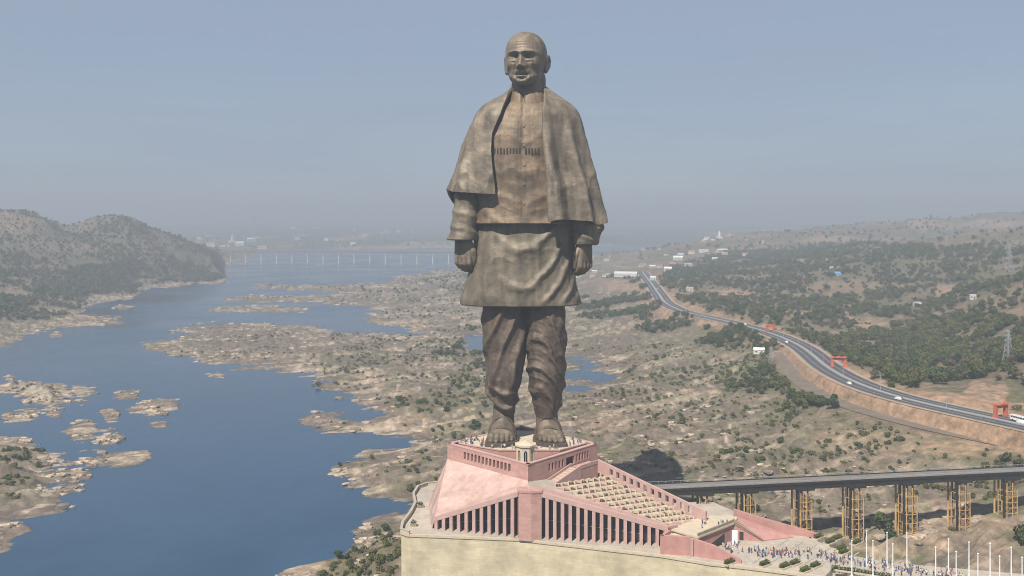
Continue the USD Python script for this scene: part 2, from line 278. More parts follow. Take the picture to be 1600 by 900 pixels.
# height control: (photo x, depth, height) away from the water
HC = [P(*a) for a in [
 (700, 700, 2), (900, 520, 2), (760, 620, 2.5), (900, 680, 3), (1000, 640, 4), (1100, 700, 6), (1000, 560, 4), (1100, 620, 8), (1180, 590, 12), (1050, 520, 9), (950, 480, 5), (1150, 560, 16), (1230, 640, 16), (1350, 700, 16), (1450, 720, 18), (1560, 720, 22),
 (950, 740, 4), (1100, 745, 7), (1250, 745, 9), (1400, 745, 12), (1550, 750, 16), (1160, 830, 10), (1330, 842, 12), (1500, 846, 12), (1590, 838, 14), (1400, 800, 11), (1230, 790, 8), (1300, 775, 9), (1560, 800, 14), (1450, 880, 11), (1600, 880, 12),
 (700, 470, 1.5), (650, 560, 2), (600, 600, 2), (620, 740, 3), (560, 735, 2.5), (690, 760, 6), (660, 700, 4)]]
HC += [Q(*a) for a in [
 (1640, 640, 520), (1600, 560, 590), (1600, 600, 540), (1600, 500, 740), (1600, 450, 900), (1600, 405, 1150), (1600, 380, 1500), (1500, 600, 640), (1500, 560, 720), (1500, 500, 900), (1500, 440, 1200), (1500, 400, 1450), (1450, 385, 1600),
 (1400, 560, 800), (1400, 500, 1000), (1400, 440, 1350), (1390, 390, 1700), (1320, 530, 880), (1320, 480, 1150), (1300, 420, 1600), (1280, 400, 1900), (1200, 400, 2200), (1180, 470, 1250), (1240, 440, 1400), (1120, 470, 1300), (1120, 420, 1900), (1060, 415, 2100),
 (1600, 328, 4200), (1540, 325, 4000), (1480, 323, 4000), (1420, 330, 4000), (1350, 341, 3800), (1280, 350, 3600), (1200, 362, 3300), (1150, 369, 3000), (1500, 372, 2600), (1600, 366, 2500), (1400, 380, 2300), (1330, 372, 2700), (1700, 325, 4000), (1900, 330, 3800), (2300, 335, 3500), (1800, 560, 540), (2200, 500, 500), (1900, 430, 900),
 (1480, 350, 5200), (1600, 350, 6000), (1300, 352, 6000)]]
HC += [((px - 800) / FPX * d, d, z) for px, d, z in [
 (950, 900, 4), (1010, 1200, 14), (940, 1500, 4), (880, 800, 1.5), (820, 1000, 1), (760, 1300, 1), (650, 1100, 1.5), (560, 1500, 1), (900, 2200, 5), (1000, 2600, 20), (900, 3600, 10), (700, 4500, 10), (500, 4800, 12), (300, 4800, 14), (400, 5800, 25), (900, 5800, 25), (100, 5500, 20), (1100, 4500, 30), (-300, 5000, 30),
 (480, 7000, 60), (700, 8000, 40), (350, 9000, 70), (200, 12000, 60), (800, 12000, 60), (1200, 12000, 60), (1700, 12000, 80), (-400, 12000, 80), (800, 30000, 60), (0, 30000, 60), (1600, 30000, 60), (2500, 12000, 80),
 (-1000, 2500, 120), (-600, 2200, 150), (-300, 2050, 140), (-150, 2000, 140), (-60, 1950, 136), (-30, 1500, 40), (20, 1650, 60), (-60, 1200, 14), (40, 1300, 10), (40, 2000, 154), (0, 2000, 140), (70, 2040, 142), (100, 2080, 84), (106, 2250, 86), (140, 2200, 144), (170, 2250, 160), (205, 2300, 150), (250, 2350, 108), (300, 2400, 78), (335, 2500, 38),
 (100, 1800, 62), (180, 1900, 58), (80, 1600, 20), (160, 1650, 10), (240, 1950, 34), (300, 2050, 18), (340, 2100, 8), (200, 1700, 5), (0, 2700, 110), (150, 2900, 100), (280, 3000, 50), (380, 3000, 12), (0, 3500, 40), (340, 3500, 14), (200, 4200, 16), (420, 3500, 6)]]
# the island under the terrace
for a in [(-39, 350, 9), (-39, 330, 13), (-39, 310, 15), (-39, 290, 14), (0, 270, 13), (60, 265, 12), (0, 330, 20), (40, 330, 20), (-30, 360, 10), (0, 375, 10), (-52, 355, 7), (-60, 330, 9), (-55, 300, 11), (-75, 345, 3), (-85, 330, 3), (-60, 365, 4), (40, 370, 12), (80, 330, 14), (80, 300, 15), (110, 262, 12), (160, 250, 12), (-44, 380, 3)]: HC.append(a)
ROAD = [Q(1720, 690, 405), P(1600, 664, 32), P(1500, 643, 32), P(1400, 620, 32), P(1338, 599, 32), P(1297, 577, 32), P(1272, 556, 31.5), P(1250, 540, 31), P(1215, 524, 30), P(1160, 508, 29), P(1105, 495, 28), P(1068, 487, 27), P(1044, 476, 27), P(1030, 460, 28), P(1018, 443, 28), P(1010, 433, 28), Q(1003, 424, 1900)]
TRACK = [P(1720, 730, 23), P(1600, 695, 24), P(1520, 683, 24), P(1440, 664, 24.5), P(1370, 646, 25), P(1310, 628, 25), P(1270, 608, 25.5), P(1246, 586, 26), P(1236, 566, 27), P(1225, 548, 28)]
def spline(pts, step):
    pts = np.array(pts); s = np.r_[0, np.cumsum(np.linalg.norm(np.diff(pts, axis=0), axis=1))]
    return PchipInterpolator(s, pts)(np.linspace(0, s[-1], int(s[-1] / step)))
from scipy.ndimage import gaussian_filter1d
road_c, track_c = spline(ROAD, 4.0), spline(TRACK, 4.0)
road_c = gaussian_filter1d(road_c, 6, axis=0, mode='nearest'); track_c = gaussian_filter1d(track_c, 6, axis=0, mode='nearest')
for c, n in ((road_c, 12), (track_c, 16)): HC += [tuple(q) for q in c[::n]]
HC = np.array(HC); feat = lambda x, d: np.stack([(800 + x / d * FPX) / 260, np.log(d) * 3.2], -1)
hfit = RBFInterpolator(feat(HC[:, 0], HC[:, 1]), HC[:, 2], kernel='linear', neighbors=40, smoothing=0.002)
# coarse evaluation then interpolation: quick and smooth
gu, gl = np.linspace(-3500, 5100, 345), np.linspace(math.log(50), math.log(60000), 300)
GU, GL = np.meshgrid(gu, gl); gd = np.exp(GL)
hgrid = hfit(feat((GU.ravel() - 800) / FPX * gd.ravel(), gd.ravel())).reshape(GU.shape)
from scipy.ndimage import gaussian_filter
hgrid = gaussian_filter(hgrid, 0.8)
road_t, track_t = cKDTree(road_c[:, :2]), cKDTree(track_c[:, :2])
SHADE_SHEETS = [(3.2, [(1186, 773), (1210, 767), (1246, 772), (1240, 781), (1200, 783)])]  # water sheet standing in for a shadowed patch of the valley floor
shade_sheet_w = [(z, sg.Polygon([P(a, b, z)[:2] for a, b in pts]).buffer(3).buffer(-2)) for z, pts in SHADE_SHEETS]
RIVER_ISLAND = None
def height(x, d):
    x, d = np.asarray(x, float), np.asarray(d, float)
    q = np.stack([x, d, 0 * x], -1); s = shore(x, d)
    hc = np.clip(map_coordinates(hgrid, [(np.log(d) - gl[0]) / (gl[1] - gl[0]), np.clip((800 + x / d * FPX - gu[0]) / (gu[1] - gu[0]), 0, len(gu) - 1)], order=1, mode='nearest'), 0, None)
    rg = 1 - np.abs(2 * fb2(q / 420.0, 5, 61) - 1) * 2
    # bedded rock: ledges along one strike direction plus lumps
    qr = np.stack([(x * .86 + d * .5) / 42, (-x * .5 + d * .86) / 11, 0 * x], -1)
    rock = fb2(qr, 5, 21) - .5; lump = fb2(q / 26.0, 5, 5) - .5; big = fb2(q / 170.0, 5, 14) - .5
    rk2 = fb2(qr * 3.1, 4, 71) - .5; mh = np.clip(hc - 30, 0, 130)
    low = sstep(30, 8, hc)
    amp = sstep(-2, 14, s)
    h = -3 + 3.5 * sstep(-6, 2.5, s + (rock * 20 + rk2 * 12 + 1.5) * sstep(60, 14, np.abs(s))) + (hc * sstep(0, 45, s)) + amp * (low * (rock * 8.0 + lump * 5.5 + rk2 * 5.5) + (1 - low) * (lump * 5 + big * mh * .30 + (rg - .35) * mh * .34 * sstep(3600, 2600, d)) + 1.3 * sstep(2, 18, s))
    h = np.where((s > 5) & (h < .5), .5 - .3 * np.tanh(.5 - h), h); far = sstep(3000, 5200, d); h = np.where(s > 10, np.where(d > 3000, np.maximum(h, 2.0 * far), h), h)
    for t, c, w, e in ((track_t, track_c, 10.0, 12.0), (road_t, road_c, 14.6, 5.0)):
        dist, i = t.query(np.stack([x, d], -1).reshape(-1, 2), distance_upper_bound=w + e); dist, i = dist.reshape(x.shape), i.reshape(x.shape)
        ok = np.isfinite(dist); k = np.zeros(x.shape); k[ok] = 1 - sstep(w, w + e, dist[ok]); zr = np.zeros(x.shape); zr[ok] = c[i[ok], 2] - .35
        h = h * (1 - k) + zr * k
    for z, pg in shade_sheet_w:
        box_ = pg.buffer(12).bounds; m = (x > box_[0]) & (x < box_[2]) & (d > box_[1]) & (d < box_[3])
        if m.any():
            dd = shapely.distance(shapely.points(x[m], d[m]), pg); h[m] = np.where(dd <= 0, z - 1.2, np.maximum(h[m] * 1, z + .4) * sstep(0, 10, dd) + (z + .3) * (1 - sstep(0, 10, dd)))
    return h, s
rows = [60.0]
while rows[-1] < 45000:
    d = rows[-1]; rows.append(d + (12.0 if d < 230 else min(d * d / (CZ * FPX) * 1.15, d * .011)))
rows = np.array(rows)
cu = np.r_[-3200:-300:60, -300:-20:6, -20:1620:1.9, 1620:1900:6, 1900:4900:60].astype(float)
D, U = np.meshgrid(rows, cu, indexing='ij'); X = (U - 800) / FPX * D
H, S = height(X, D)
TERRACE = [P(a, b, 29.5)[:2] for a, b in [(692, 757), (668, 759), (653, 764), (646, 775), (649, 790), (641, 805), (629, 821), (627, 832), (640, 836), (807, 842.5), (1032, 868), (1110, 881), (1160, 886), (1287, 902), (1301, 888), (1390, 902), (1600, 925), (1740, 950), (1800, 918), (1600, 897), (1460, 885), (1390, 879), (1330, 868), (1255, 836), (1205, 822), (1150, 800), (1104, 780), (900, 756)]]
terrace_pg = sg.Polygon(TERRACE)
k = shapely.contains_xy(terrace_pg.buffer(1.0), X, D); H[k] = np.minimum(H[k], 22)
gn = [fb2(np.stack([X, D, 0 * X], -1) / sc, 5, sd_) for sc, sd_ in ((140.0, 31), (32.0, 32), (9.0, 33))]
qb = np.stack([(X * .86 + D * .5) / 30, (-X * .5 + D * .86) / 5.5, 0 * X], -1); bed = fb2(qb, 5, 81); fine = fb2(np.stack([X, D, 0 * X], -1) / 5.0, 3, 82)
# land cover: what the ground is made of, painted as a map
def mixc(a, b, k): return a * (1 - k[..., None]) + np.asarray(b) * k[..., None]
pv = HY + FPX * (CZ - H) / D
col = np.zeros(X.shape + (3,)) + (0.275, 0.20, 0.145)
col = mixc(col, (0.215, 0.165, 0.125), sstep(.42, .6, gn[0]))                    # grey-brown rock
col = mixc(col, (0.32, 0.235, 0.175), sstep(.5, .64, gn[1]) * .8)                # pale ledges
col = mixc(col, (0.125, 0.115, 0.062), sstep(.50, .60, fb2(np.stack([X, D, 0 * X], -1) / 55.0, 5, 41)) * .75)   # dry scrub
col = mixc(col, (0.105, 0.125, 0.052), sstep(.50, .60, fb2(np.stack([X, D, 0 * X], -1) / 30.0, 5, 42)) * .75)     # green scrub
def blot(px, py, rx, ry, c, k=1.0, rag=.5):
    r = np.sqrt(((U - px) / rx) ** 2 + ((pv - py) / ry) ** 2) + (gn[1] - .5) * 2 * rag + (gn[2] - .5) * rag
    global col
    col = mixc(col, c, k * sstep(1.15, .8, r))
GG = (0.160, 0.142, 0.090)
blot(1010, 535, 120, 65, GG, .85); blot(930, 480, 90, 40, GG, .7); blot(1080, 570, 100, 24, GG, .5); blot(640, 455, 90, 25, GG, .6); blot(1180, 590, 70, 22, (0.11, 0.145, 0.045), .9); blot(680, 545, 60, 22, (0.12, 0.12, 0.06), .6)
blot(450, 535, 130, 22, (0.19, 0.155, 0.125), .6); blot(1000, 660, 120, 22, (0.30, 0.205, 0.15), .8); blot(960, 700, 90, 20, (0.10, 0.115, 0.05), .6); blot(700, 650, 90, 40, (0.27, 0.185, 0.105), .6); blot(720, 640, 60, 30, (0.15, 0.14, 0.06), .5)
blot(620, 520, 110, 20, (0.29, 0.215, 0.165), .5); blot(1260, 800, 55, 28, (0.47, 0.39, 0.285), .9, .3); blot(1340, 770, 70, 10, (0.45, 0.37, 0.27), .9, .3); blot(1440, 735, 130, 12, (0.34, 0.26, 0.18), .7); blot(1480, 835, 140, 30, (0.36, 0.255, 0.16), .8); blot(1400, 790, 80, 22, (0.17, 0.15, 0.085), .8)
blot(1560, 790, 60, 18, (0.15, 0.15, 0.07), .7); blot(1380, 690, 110, 22, (0.36, 0.245, 0.16), .8); blot(1520, 700, 110, 14, (0.40, 0.26, 0.155), .9)
hillk = sstep(26, 40, H) * sstep(3, 0, 0 * H)
hill = sstep(14, 34, H + (gn[1] - .5) * 16)
floor_ = mixc(np.zeros_like(col) + (0.115, 0.105, 0.052), (0.24, 0.165, 0.10), sstep(.46, .6, gn[0]) * .9); floor_ = mixc(floor_, (0.20, 0.13, 0.09), sstep(.52, .66, gn[1]) * .8)
col = col * (1 - hill[..., None]) + floor_ * hill[..., None]
OS = (0.33, 0.21, 0.135)
for a in [(1160, 462, 50, 12), (1270, 412, 28, 14), (1200, 490, 60, 8), (1300, 487, 80, 7), (1330, 505, 60, 6), (1490, 455, 34, 9), (1560, 470, 25, 10), (1410, 437, 30, 6), (1130, 492, 40, 6), (1480, 520, 40, 12), (1540, 612, 30, 26), (1010, 500, 24, 10), (1035, 468, 14, 14), (1440, 600, 40, 6), (960, 446, 40, 8), (1440, 350, 26, 10), (1300, 375, 50, 6), (1550, 350, 40, 6), (1540, 640, 70, 8), (1590, 640, 60, 10)]: blot(*a, OS, .85, .6)
fr = sstep(3200, 4500, D); col = col * (1 - fr[..., None]) + mixc(mixc(np.zeros_like(col) + (0.10, 0.11, 0.055), (0.30, 0.22, 0.14), sstep(.5, .6, fb2(np.stack([X, D * .45, 0 * X], -1) / 420.0, 5, 51))), (0.06, 0.075, 0.035), sstep(.52, .6, fb2(np.stack([X, D * .45, 0 * X], -1) / 260.0, 4, 52)))* fr[..., None]
lf = (U < 400) & (H > 5) & (D < 3600); col[lf] = mixc(mixc(col[lf] * 0 + (0.150, 0.128, 0.082), (0.25, 0.165, 0.115), sstep(.42, .56, gn[0][lf]) * .9), (0.085, 0.095, 0.055), sstep(.50, .60, fb2(np.stack([X[lf], D[lf], 0 * X[lf]], -1) / 90.0, 4, 91)) * .8)
# bare washed rock along the water, dark wet line at it
bank = sstep(3.4, 1.0, H) * sstep(3000, 2000, D); col = mixc(col, (0.42, 0.335, 0.235), bank * sstep(.40, .60, gn[1]) * .6)
for a in [(40, 775, 100, 40), (60, 620, 90, 40), (170, 715, 80, 20), (240, 635, 50, 20), (120, 670, 40, 14), (20, 840, 40, 30)]: blot(*a, (0.35, 0.295, 0.215), .7, .6)
blot(20, 715, 36, 12, (0.16, 0.15, 0.09), .8); blot(70, 700, 10, 6, (0.10, 0.12, 0.05), .8)
blot(570, 870, 70, 40, (0.16, 0.155, 0.06), .7, .8); blot(500, 890, 60, 14, (0.40, 0.28, 0.175), .8); blot(580, 845, 24, 10, (0.42, 0.28, 0.19), .8); blot(595, 740, 80, 28, (0.29, 0.22, 0.16), .7)
col = mixc(col, (0.10, 0.08, 0.06), sstep(.9, .25, H) * sstep(2500, 1500, D) * .8)
shelf = fb2(np.stack([(X * .86 + D * .5) / 95, (-X * .5 + D * .86) / 24, 0 * X], -1), 5, 87); path = fb2(np.stack([X / 60, D / 60, 0 * X], -1), 4, 88)
rocky = sstep(22, 10, H) * (1 - sstep(2600, 3600, D))
col = mixc(col, (0.38, 0.295, 0.215), rocky * sstep(.53, .60, bed) * .7); col = mixc(col, (0.135, 0.11, 0.088), rocky * sstep(.48, .40, bed) * .8)
col = mixc(col, (0.150, 0.115, 0.092), rocky * sstep(.54, .59, shelf) * .75); col = mixc(col, (0.44, 0.355, 0.255), rocky * sstep(.016, .006, np.abs(path - .5)) * .7 * sstep(.42, .5, gn[1]))
col = mixc(col, (0.105, 0.095, 0.056), sstep(.56, .66, fine) * .55 * sstep(1.2, 2.5, H)); col = col * (1 + (fine - .5)[..., None] * .7)
rdist = road_t.query(np.stack([X, D], -1).reshape(-1, 2), distance_upper_bound=40)[0].reshape(X.shape)
col = mixc(col, (0.33, 0.205, 0.125), sstep(34, 22, rdist + (gn[1] - .5) * 22) * (D < 1500) * .85)
gm = usdkit.mesh(stage, '/World/ground', (np.stack([X, D, H], -1).reshape(-1, 3), grid_faces(*X.shape)), MAT['ground'], smooth=True)
custom(gm.GetPrim(), kind='structure')
W = 46000.0
struct('water', (np.array([[-W, -W, 0], [W, -W, 0], [W, W, 0], [-W, W, 0]]), np.array([[0, 1, 2, 3]])), 'water')
for z, pg in shade_sheet_w:
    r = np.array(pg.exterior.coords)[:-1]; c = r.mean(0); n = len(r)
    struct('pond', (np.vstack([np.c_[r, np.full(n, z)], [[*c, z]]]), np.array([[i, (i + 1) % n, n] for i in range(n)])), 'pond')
def ground_z(x, d): return float(height(np.array([x]), np.array([d]))[0][0])
# ---------------------------------------------------------------- roads
def ribbon(c, off0, off1, dz, s0=0, s1=None):
    c = c[s0:s1]; t = np.gradient(c[:, :2], axis=0); t /= np.linalg.norm(t, axis=1)[:, None]; n = np.stack([t[:, 1], -t[:, 0]], -1)
    a = np.c_[c[:, :2] + n * off0, c[:, 2] + dz]; b = np.c_[c[:, :2] + n * off1, c[:, 2] + dz]
    V = np.empty((2 * len(c), 3)); V[0::2], V[1::2] = a, b
    return V, grid_faces(len(c), 2)
struct('road_verge', ribbon(road_c, -14.3, 14.3, 0.0), 'verge_sand')
struct('road', ribbon(road_c, -11.2, -1.4, 0.06), 'asphalt'); struct('road', ribbon(road_c, 1.4, 11.2, 0.06), 'asphalt')
struct('gravel_track', ribbon(track_c, -9.5, 5.5, 0.03), 'gravel_road')
def solid_ribbon(c, off0, off1, z0, z1):
    V, F = ribbon(c, off0, off1, z1); V2, _ = ribbon(c, off0, off1, z0); n = len(V)
    side = []
    for e in (0, 1):
        i = np.arange(e, n - 2, 2); side += [np.stack([i, i + 2, i + 2 + n], -1), np.stack([i, i + 2 + n, i + n], -1)]
    return np.vstack([V, V2]), np.vstack([F, F + n] + side)
struct('road_median', solid_ribbon(road_c, -1.3, 1.3, -0.2, 0.35), 'barrier_concrete')
for o in (-6.3, 6.3): struct('lane_marking', ribbon(road_c, o - .1, o + .1, 0.075), 'line_white')
for o in (-11.0, -1.6, 1.6, 11.0): struct('edge_marking', ribbon(road_c, o - .07, o + .07, 0.075), 'line_white')
# ---------------------------------------------------------------- the statue
SX, SY, SZ = 5.6, 346.0, 52.9
px_ = lambda p: (p - 822) / FPX * SY
pz_ = lambda p: CZ - (p - HY) / FPX * SY - SZ
def rows_fit(rows, nz):                                      # rows of (photo y, left x, right x, front y, back y, roundness) -> smooth sections, downwards
    r = np.array([(pz_(a), px_(b), px_(c), f, k, n) for a, b, c, f, k, n in rows]); r = r[np.argsort(r[:, 0])]
    z = np.linspace(r[0, 0], r[-1, 0], nz)[::-1]
    return z, [PchipInterpolator(r[:, 0], r[:, i])(z) for i in range(1, 6)]
def section(th, xl, xr, yf, yb, n):
    c, s = np.cos(th), np.sin(th)
    return (xl + xr) / 2 + (xr - xl) / 2 * np.sign(c) * np.abs(c) ** (2 / n), (yf + yb) / 2 + (yb - yf) / 2 * np.sign(s) * np.abs(s) ** (2 / n)
def normals_of(V, wrap):
    du = (np.roll(V, -1, 1) - np.roll(V, 1, 1)) if wrap else np.gradient(V, axis=1)
    n = np.cross(np.gradient(V, axis=0), du); L = np.linalg.norm(n, axis=-1, keepdims=True)
    return n / np.maximum(L, 1e-9)
def loft(rows, nth, nz, disp=None, hem=0.0, rise=3.0):
    """Closed solid of stacked sections; hem > 0 leaves the bottom hollow with a cloth edge of that thickness."""
    z, q = rows_fit(rows, nz); th = np.linspace(0, 2 * np.pi, nth, endpoint=False)
    Z, T = np.meshgrid(z, th, indexing='ij'); Q_ = [a[:, None] for a in q]
    x, y = section(T, *Q_); V = np.stack([x, y, Z], -1)
    if disp is not None:
        n = normals_of(V, True); V = V + n * disp(V, T, Z)[..., None]
    if hem:
        cx, cy = q[0][-1] / 2 + q[1][-1] / 2, q[2][-1] / 2 + q[3][-1] / 2
        last = V[-1]; dirn = last[:, :2] - [cx, cy]; L = np.linalg.norm(dirn, axis=1, keepdims=True)
        low = last.copy(); low[:, :2] -= dirn / L * hem * .5; low[:, 2] -= hem * .3
        inn = last.copy(); inn[:, :2] -= dirn / L * hem; inn2 = inn.copy(); inn2[:, 2] += rise; inn2[:, :2] -= dirn / L * hem
        V = np.concatenate([V, low[None], inn[None], inn2[None]])
    nr = len(V); F = grid_faces(nr, nth, True)[:, ::-1]
    pts = np.vstack([V.reshape(-1, 3), V[0].mean(0), V[-1].mean(0)]); i = np.arange(nth); j = (i + 1) % nth; b = nr * nth; e = (nr - 1) * nth
    F = np.vstack([F[:, ::-1], np.c_[np.full(nth, b), j, i][:, ::-1], np.c_[np.full(nth, b + 1), e + i, e + j][:, ::-1]])
    m = trimesh.Trimesh(pts, F, process=False)
    if m.volume < 0: m.invert()
    return m
crest = lambda t, p=2.5: (0.5 + 0.5 * np.sin(t)) ** p
wr_ = lambda V, s, seed: (1 - np.abs(2 * fbm(V / s + 20, 3, seed) - 1)) ** 7
nz_ = lambda V, s, seed, o=4: fbm(V / s + 50, o, seed) - .5
statue = thing('bronze_statue', 'colossal bronze figure of a bald elderly man standing in a shawl on the pink pedestal', 'statue', (SX, SY, SZ))

# trousers: dhoti cloth hanging in swags
def trouser_disp(side):
    def f(V, T, Z):
        x, z = V[..., 0], V[..., 2]; k = (z - 10) / 42
        if side < 0:                                          # long diagonals from the crotch to the outer shin, swags at the ankle
            w = crest(z * .34 - x * .95 + 1.2 * np.sin(z * .12) + nz_(V, 12, 3) * 3, 3.2) * 1.5 * sstep(14, 24, z) * np.clip(.35 - np.sin(T), 0, 1)
            w2 = crest(z * 1.05 - ((x + 8) * .24) ** 2 * 2.2 + .4 + nz_(V, 8, 7) * 2, 2.6) * 1.35 * sstep(26, 19, z) * sstep(9.5, 12, z)
            knee = 1.3 * np.exp(-((z - 25) / 6.5) ** 2) * np.clip(-np.sin(T), 0, 1)
        else:                                                 # cloth pulled to the inside: deep U folds towards the outer seam
            w = crest(z * .62 + ((x - 5.5) * .2) ** 2 * 2.6 + x * .24 + nz_(V, 11, 4) * 6.0, 3.2) * 1.45 * sstep(10, 14, z) * sstep(53, 44, z) * (.55 + .45 * np.clip(-np.sin(T), 0, 1))
            w = w + crest(z * 1.7 + ((x - 4.5) * .2) ** 2 * 4 + x * .5 + nz_(V, 7, 8) * 4, 3) * .22 * sstep(10, 14, z)
            w2 = crest(x * 1.5 + z * .1, 2) * .5 * sstep(42, 50, z)
            knee = .9 * np.exp(-((z - 26) / 7.0) ** 2) * np.clip(-np.sin(T), 0, 1)
        return w + w2 + knee + nz_(V, 3.5, 6) * .6 - .8 + wr_(V * [1.1, 1.1, .6], 9, 17) * .35
    return f
LEG_L = [(462, 752, 822, -9, 9, 2.3), (480, 752, 823, -9.2, 9, 2.3), (500, 751, 824, -9.4, 9, 2.3), (525, 751, 825, -9.4, 8.6, 2.2), (550, 755, 825, -9.2, 8.0, 2.2), (572, 758, 821, -9.2, 7.4, 2.1), (592, 758, 817, -8.8, 7, 2.1), (610, 762, 812, -8.2, 6.6, 2.1), (626, 768, 809, -7.4, 6.2, 2.1), (638, 772, 808, -6.8, 6, 2.1), (645, 775, 807, -6.2, 5.8, 2.1)]
LEG_R = [(462, 818, 884, -9, 9, 2.3), (480, 818, 885, -9.4, 9, 2.3), (500, 819, 885, -9.8, 9, 2.3), (520, 820, 885, -10, 8.6, 2.2), (545, 821, 885, -10, 8.0, 2.2), (572, 822, 884, -9.8, 7.4, 2.1), (592, 824, 883, -9.4, 7, 2.1), (612, 827, 881, -8.8, 6.6, 2.1), (628, 830, 879, -8.0, 6.2, 2.1), (642, 833, 875, -7.2, 6, 2.1), (652, 836, 872, -6.6, 5.8, 2.1)]
part(statue, 'trouser_leg', loft(LEG_L, 150, 190, trouser_disp(-1), hem=.8, rise=1.5), 'bronze_trousers', True)
part(statue, 'trouser_leg', loft(LEG_R, 150, 190, trouser_disp(1), hem=.8, rise=1.5), 'bronze_trousers', True)
# feet in broad sandals
def hull_of(sph):
    m = manifold3d.Manifold.batch_hull([manifold3d.Manifold.sphere(r, 20).translate(list(map(float, c))) for c, r in sph]); return m
def smooth_body(parts_, step, it=8):
    m = manifold3d.Manifold.batch_boolean(parts_, manifold3d.OpType.Add).refine_to_length(step).to_mesh()
    t = trimesh.Trimesh(m.vert_properties[:, :3], m.tri_verts); trimesh.smoothing.filter_taubin(t, .5, .53, it); return t
def foot(cx, dx, name_seed, w=1.0):
    A = lambda x, y, z: (cx + x * w + dx * max(0, -y) / 14, y, z)
    ps = [hull_of([(A(0, 2.5, 10), 4.1), (A(0, 4.5, 3), 3.4), (A(0, -2, 6), 4.5), (A(0, 0, 15), 3.9)]), hull_of([(A(0, -1.5, 7), 4.0), (A(-2.6, -8, 3.0), 2.4), (A(2.7, -7.5, 3.0), 2.3), (A(0, -6, 4.6), 3.0), (A(0, 4, 2.6), 2.8)])]
    for i, (x, y, r) in enumerate([(-3.7, -12.2, 1.55), (-1.5, -12.7, 1.15), (.5, -12.2, 1.1), (2.3, -11.4, 1.05), (3.9, -10.2, .95)]):
        if dx > 0: x = -x
        ps.append(hull_of([(A(x * .75, -7.0, 3.2), r * 1.5), (A(x, y + 2.0, 2.7), r * 1.2)])); ps.append(hull_of([(A(x, y + 1.6, 2.3), r * .95), (A(x * 1.03, y, 1.75), r * .9)]))
    f = part(statue, 'foot', smooth_body(ps, .7, 30), 'bronze_foot', True)
    out = [(A(x, y, 0)[0], y) for x, y in [(-5.2, -13.6), (-2, -14.6), (2, -14.0), (5.2, -11.6), (5.6, -6), (4.2, 1), (4.2, 6), (2, 8.2), (-2, 8.2), (-4.2, 6), (-4.2, 1), (-5.5, -6)]]
    if dx > 0: out = [(A(-x, y, 0)[0], y) for x, y in [(-5.2, -13.6), (-2, -14.6), (2, -14.0), (5.2, -11.6), (5.6, -6), (4.2, 1), (4.2, 6), (2, 8.2), (-2, 8.2), (-4.2, 6), (-4.2, 1), (-5.5, -6)]]
    part(f, 'sole', trimesh.creation.extrude_polygon(sg.Polygon(out).buffer(.8).simplify(.05), 1.25, engine='earcut'), 'bronze_trousers')
    t = np.linspace(0.05, np.pi - .05, 22)
    for y, wd, hh in ((-8.4, 5.2, 6.2), (-5.0, 5.1, 9.6)):
        ring = [np.array([A(wd * math.cos(a), y, 0)[0], y + (0.5 if wd > 5.4 else 0), .7 + (hh - .7) * math.sin(a) ** .8]) for a in t]
        part(f, 'strap', cat([tube(ring[i], ring[i + 1], .62, n=7) for i in range(len(ring) - 1)]), 'bronze_trousers')
foot(px_(787), -1.2, 1); foot(px_(854), 1.6, 2)

# long tunic below the waistcoat
def tunic_disp(V, T, Z):
    x, z = V[..., 0], V[..., 2]; fr = np.clip(-np.sin(T), 0, 1) ** .6; k = sstep(88, 58, z)
    a = crest(x * .55 - z * .06 + nz_(V, 18, 11) * 6 + .5, 2.6) * .8 * fr * sstep(4, -8, x)                       # shallow V swags across the lap
    b = crest(z * .52 - x * .50 - ((x - 6) * .13) ** 2 * 2 + nz_(V, 16, 12) * 7 + 2.2, 3.2) * 1.35 * fr * sstep(-16, 2, x)                   # diagonals pulled to the right hip
    c = crest(np.arctan2(V[..., 1], x) * 9 + nz_(V, 20, 13) * 3, 2) * .9 * k * (1 - fr * .6)
    return (a + b) * sstep(53, 58, z) * sstep(90, 82, z) * .95 + c + nz_(V, 5, 15) * .35 + wr_(V * [1.0, 1.0, .7], 11, 16) * .3
TUN = [(330, 748, 894, -9.4, 10, 2.3), (350, 746, 895, -9.8, 10.4, 2.3), (380, 741, 897, -10.8, 10.8, 2.3), (410, 737, 897, -11.3, 11.2, 2.3), (435, 730, 898, -11.8, 11.8, 2.3), (455, 724, 902, -12.3, 12.2, 2.25), (470, 719, 906, -12.6, 12.5, 2.2), (474, 719, 907, -12.6, 12.5, 2.2)]
part(statue, 'tunic', loft(TUN, 230, 150, tunic_disp, hem=1.0, rise=4), 'bronze_tunic', True)

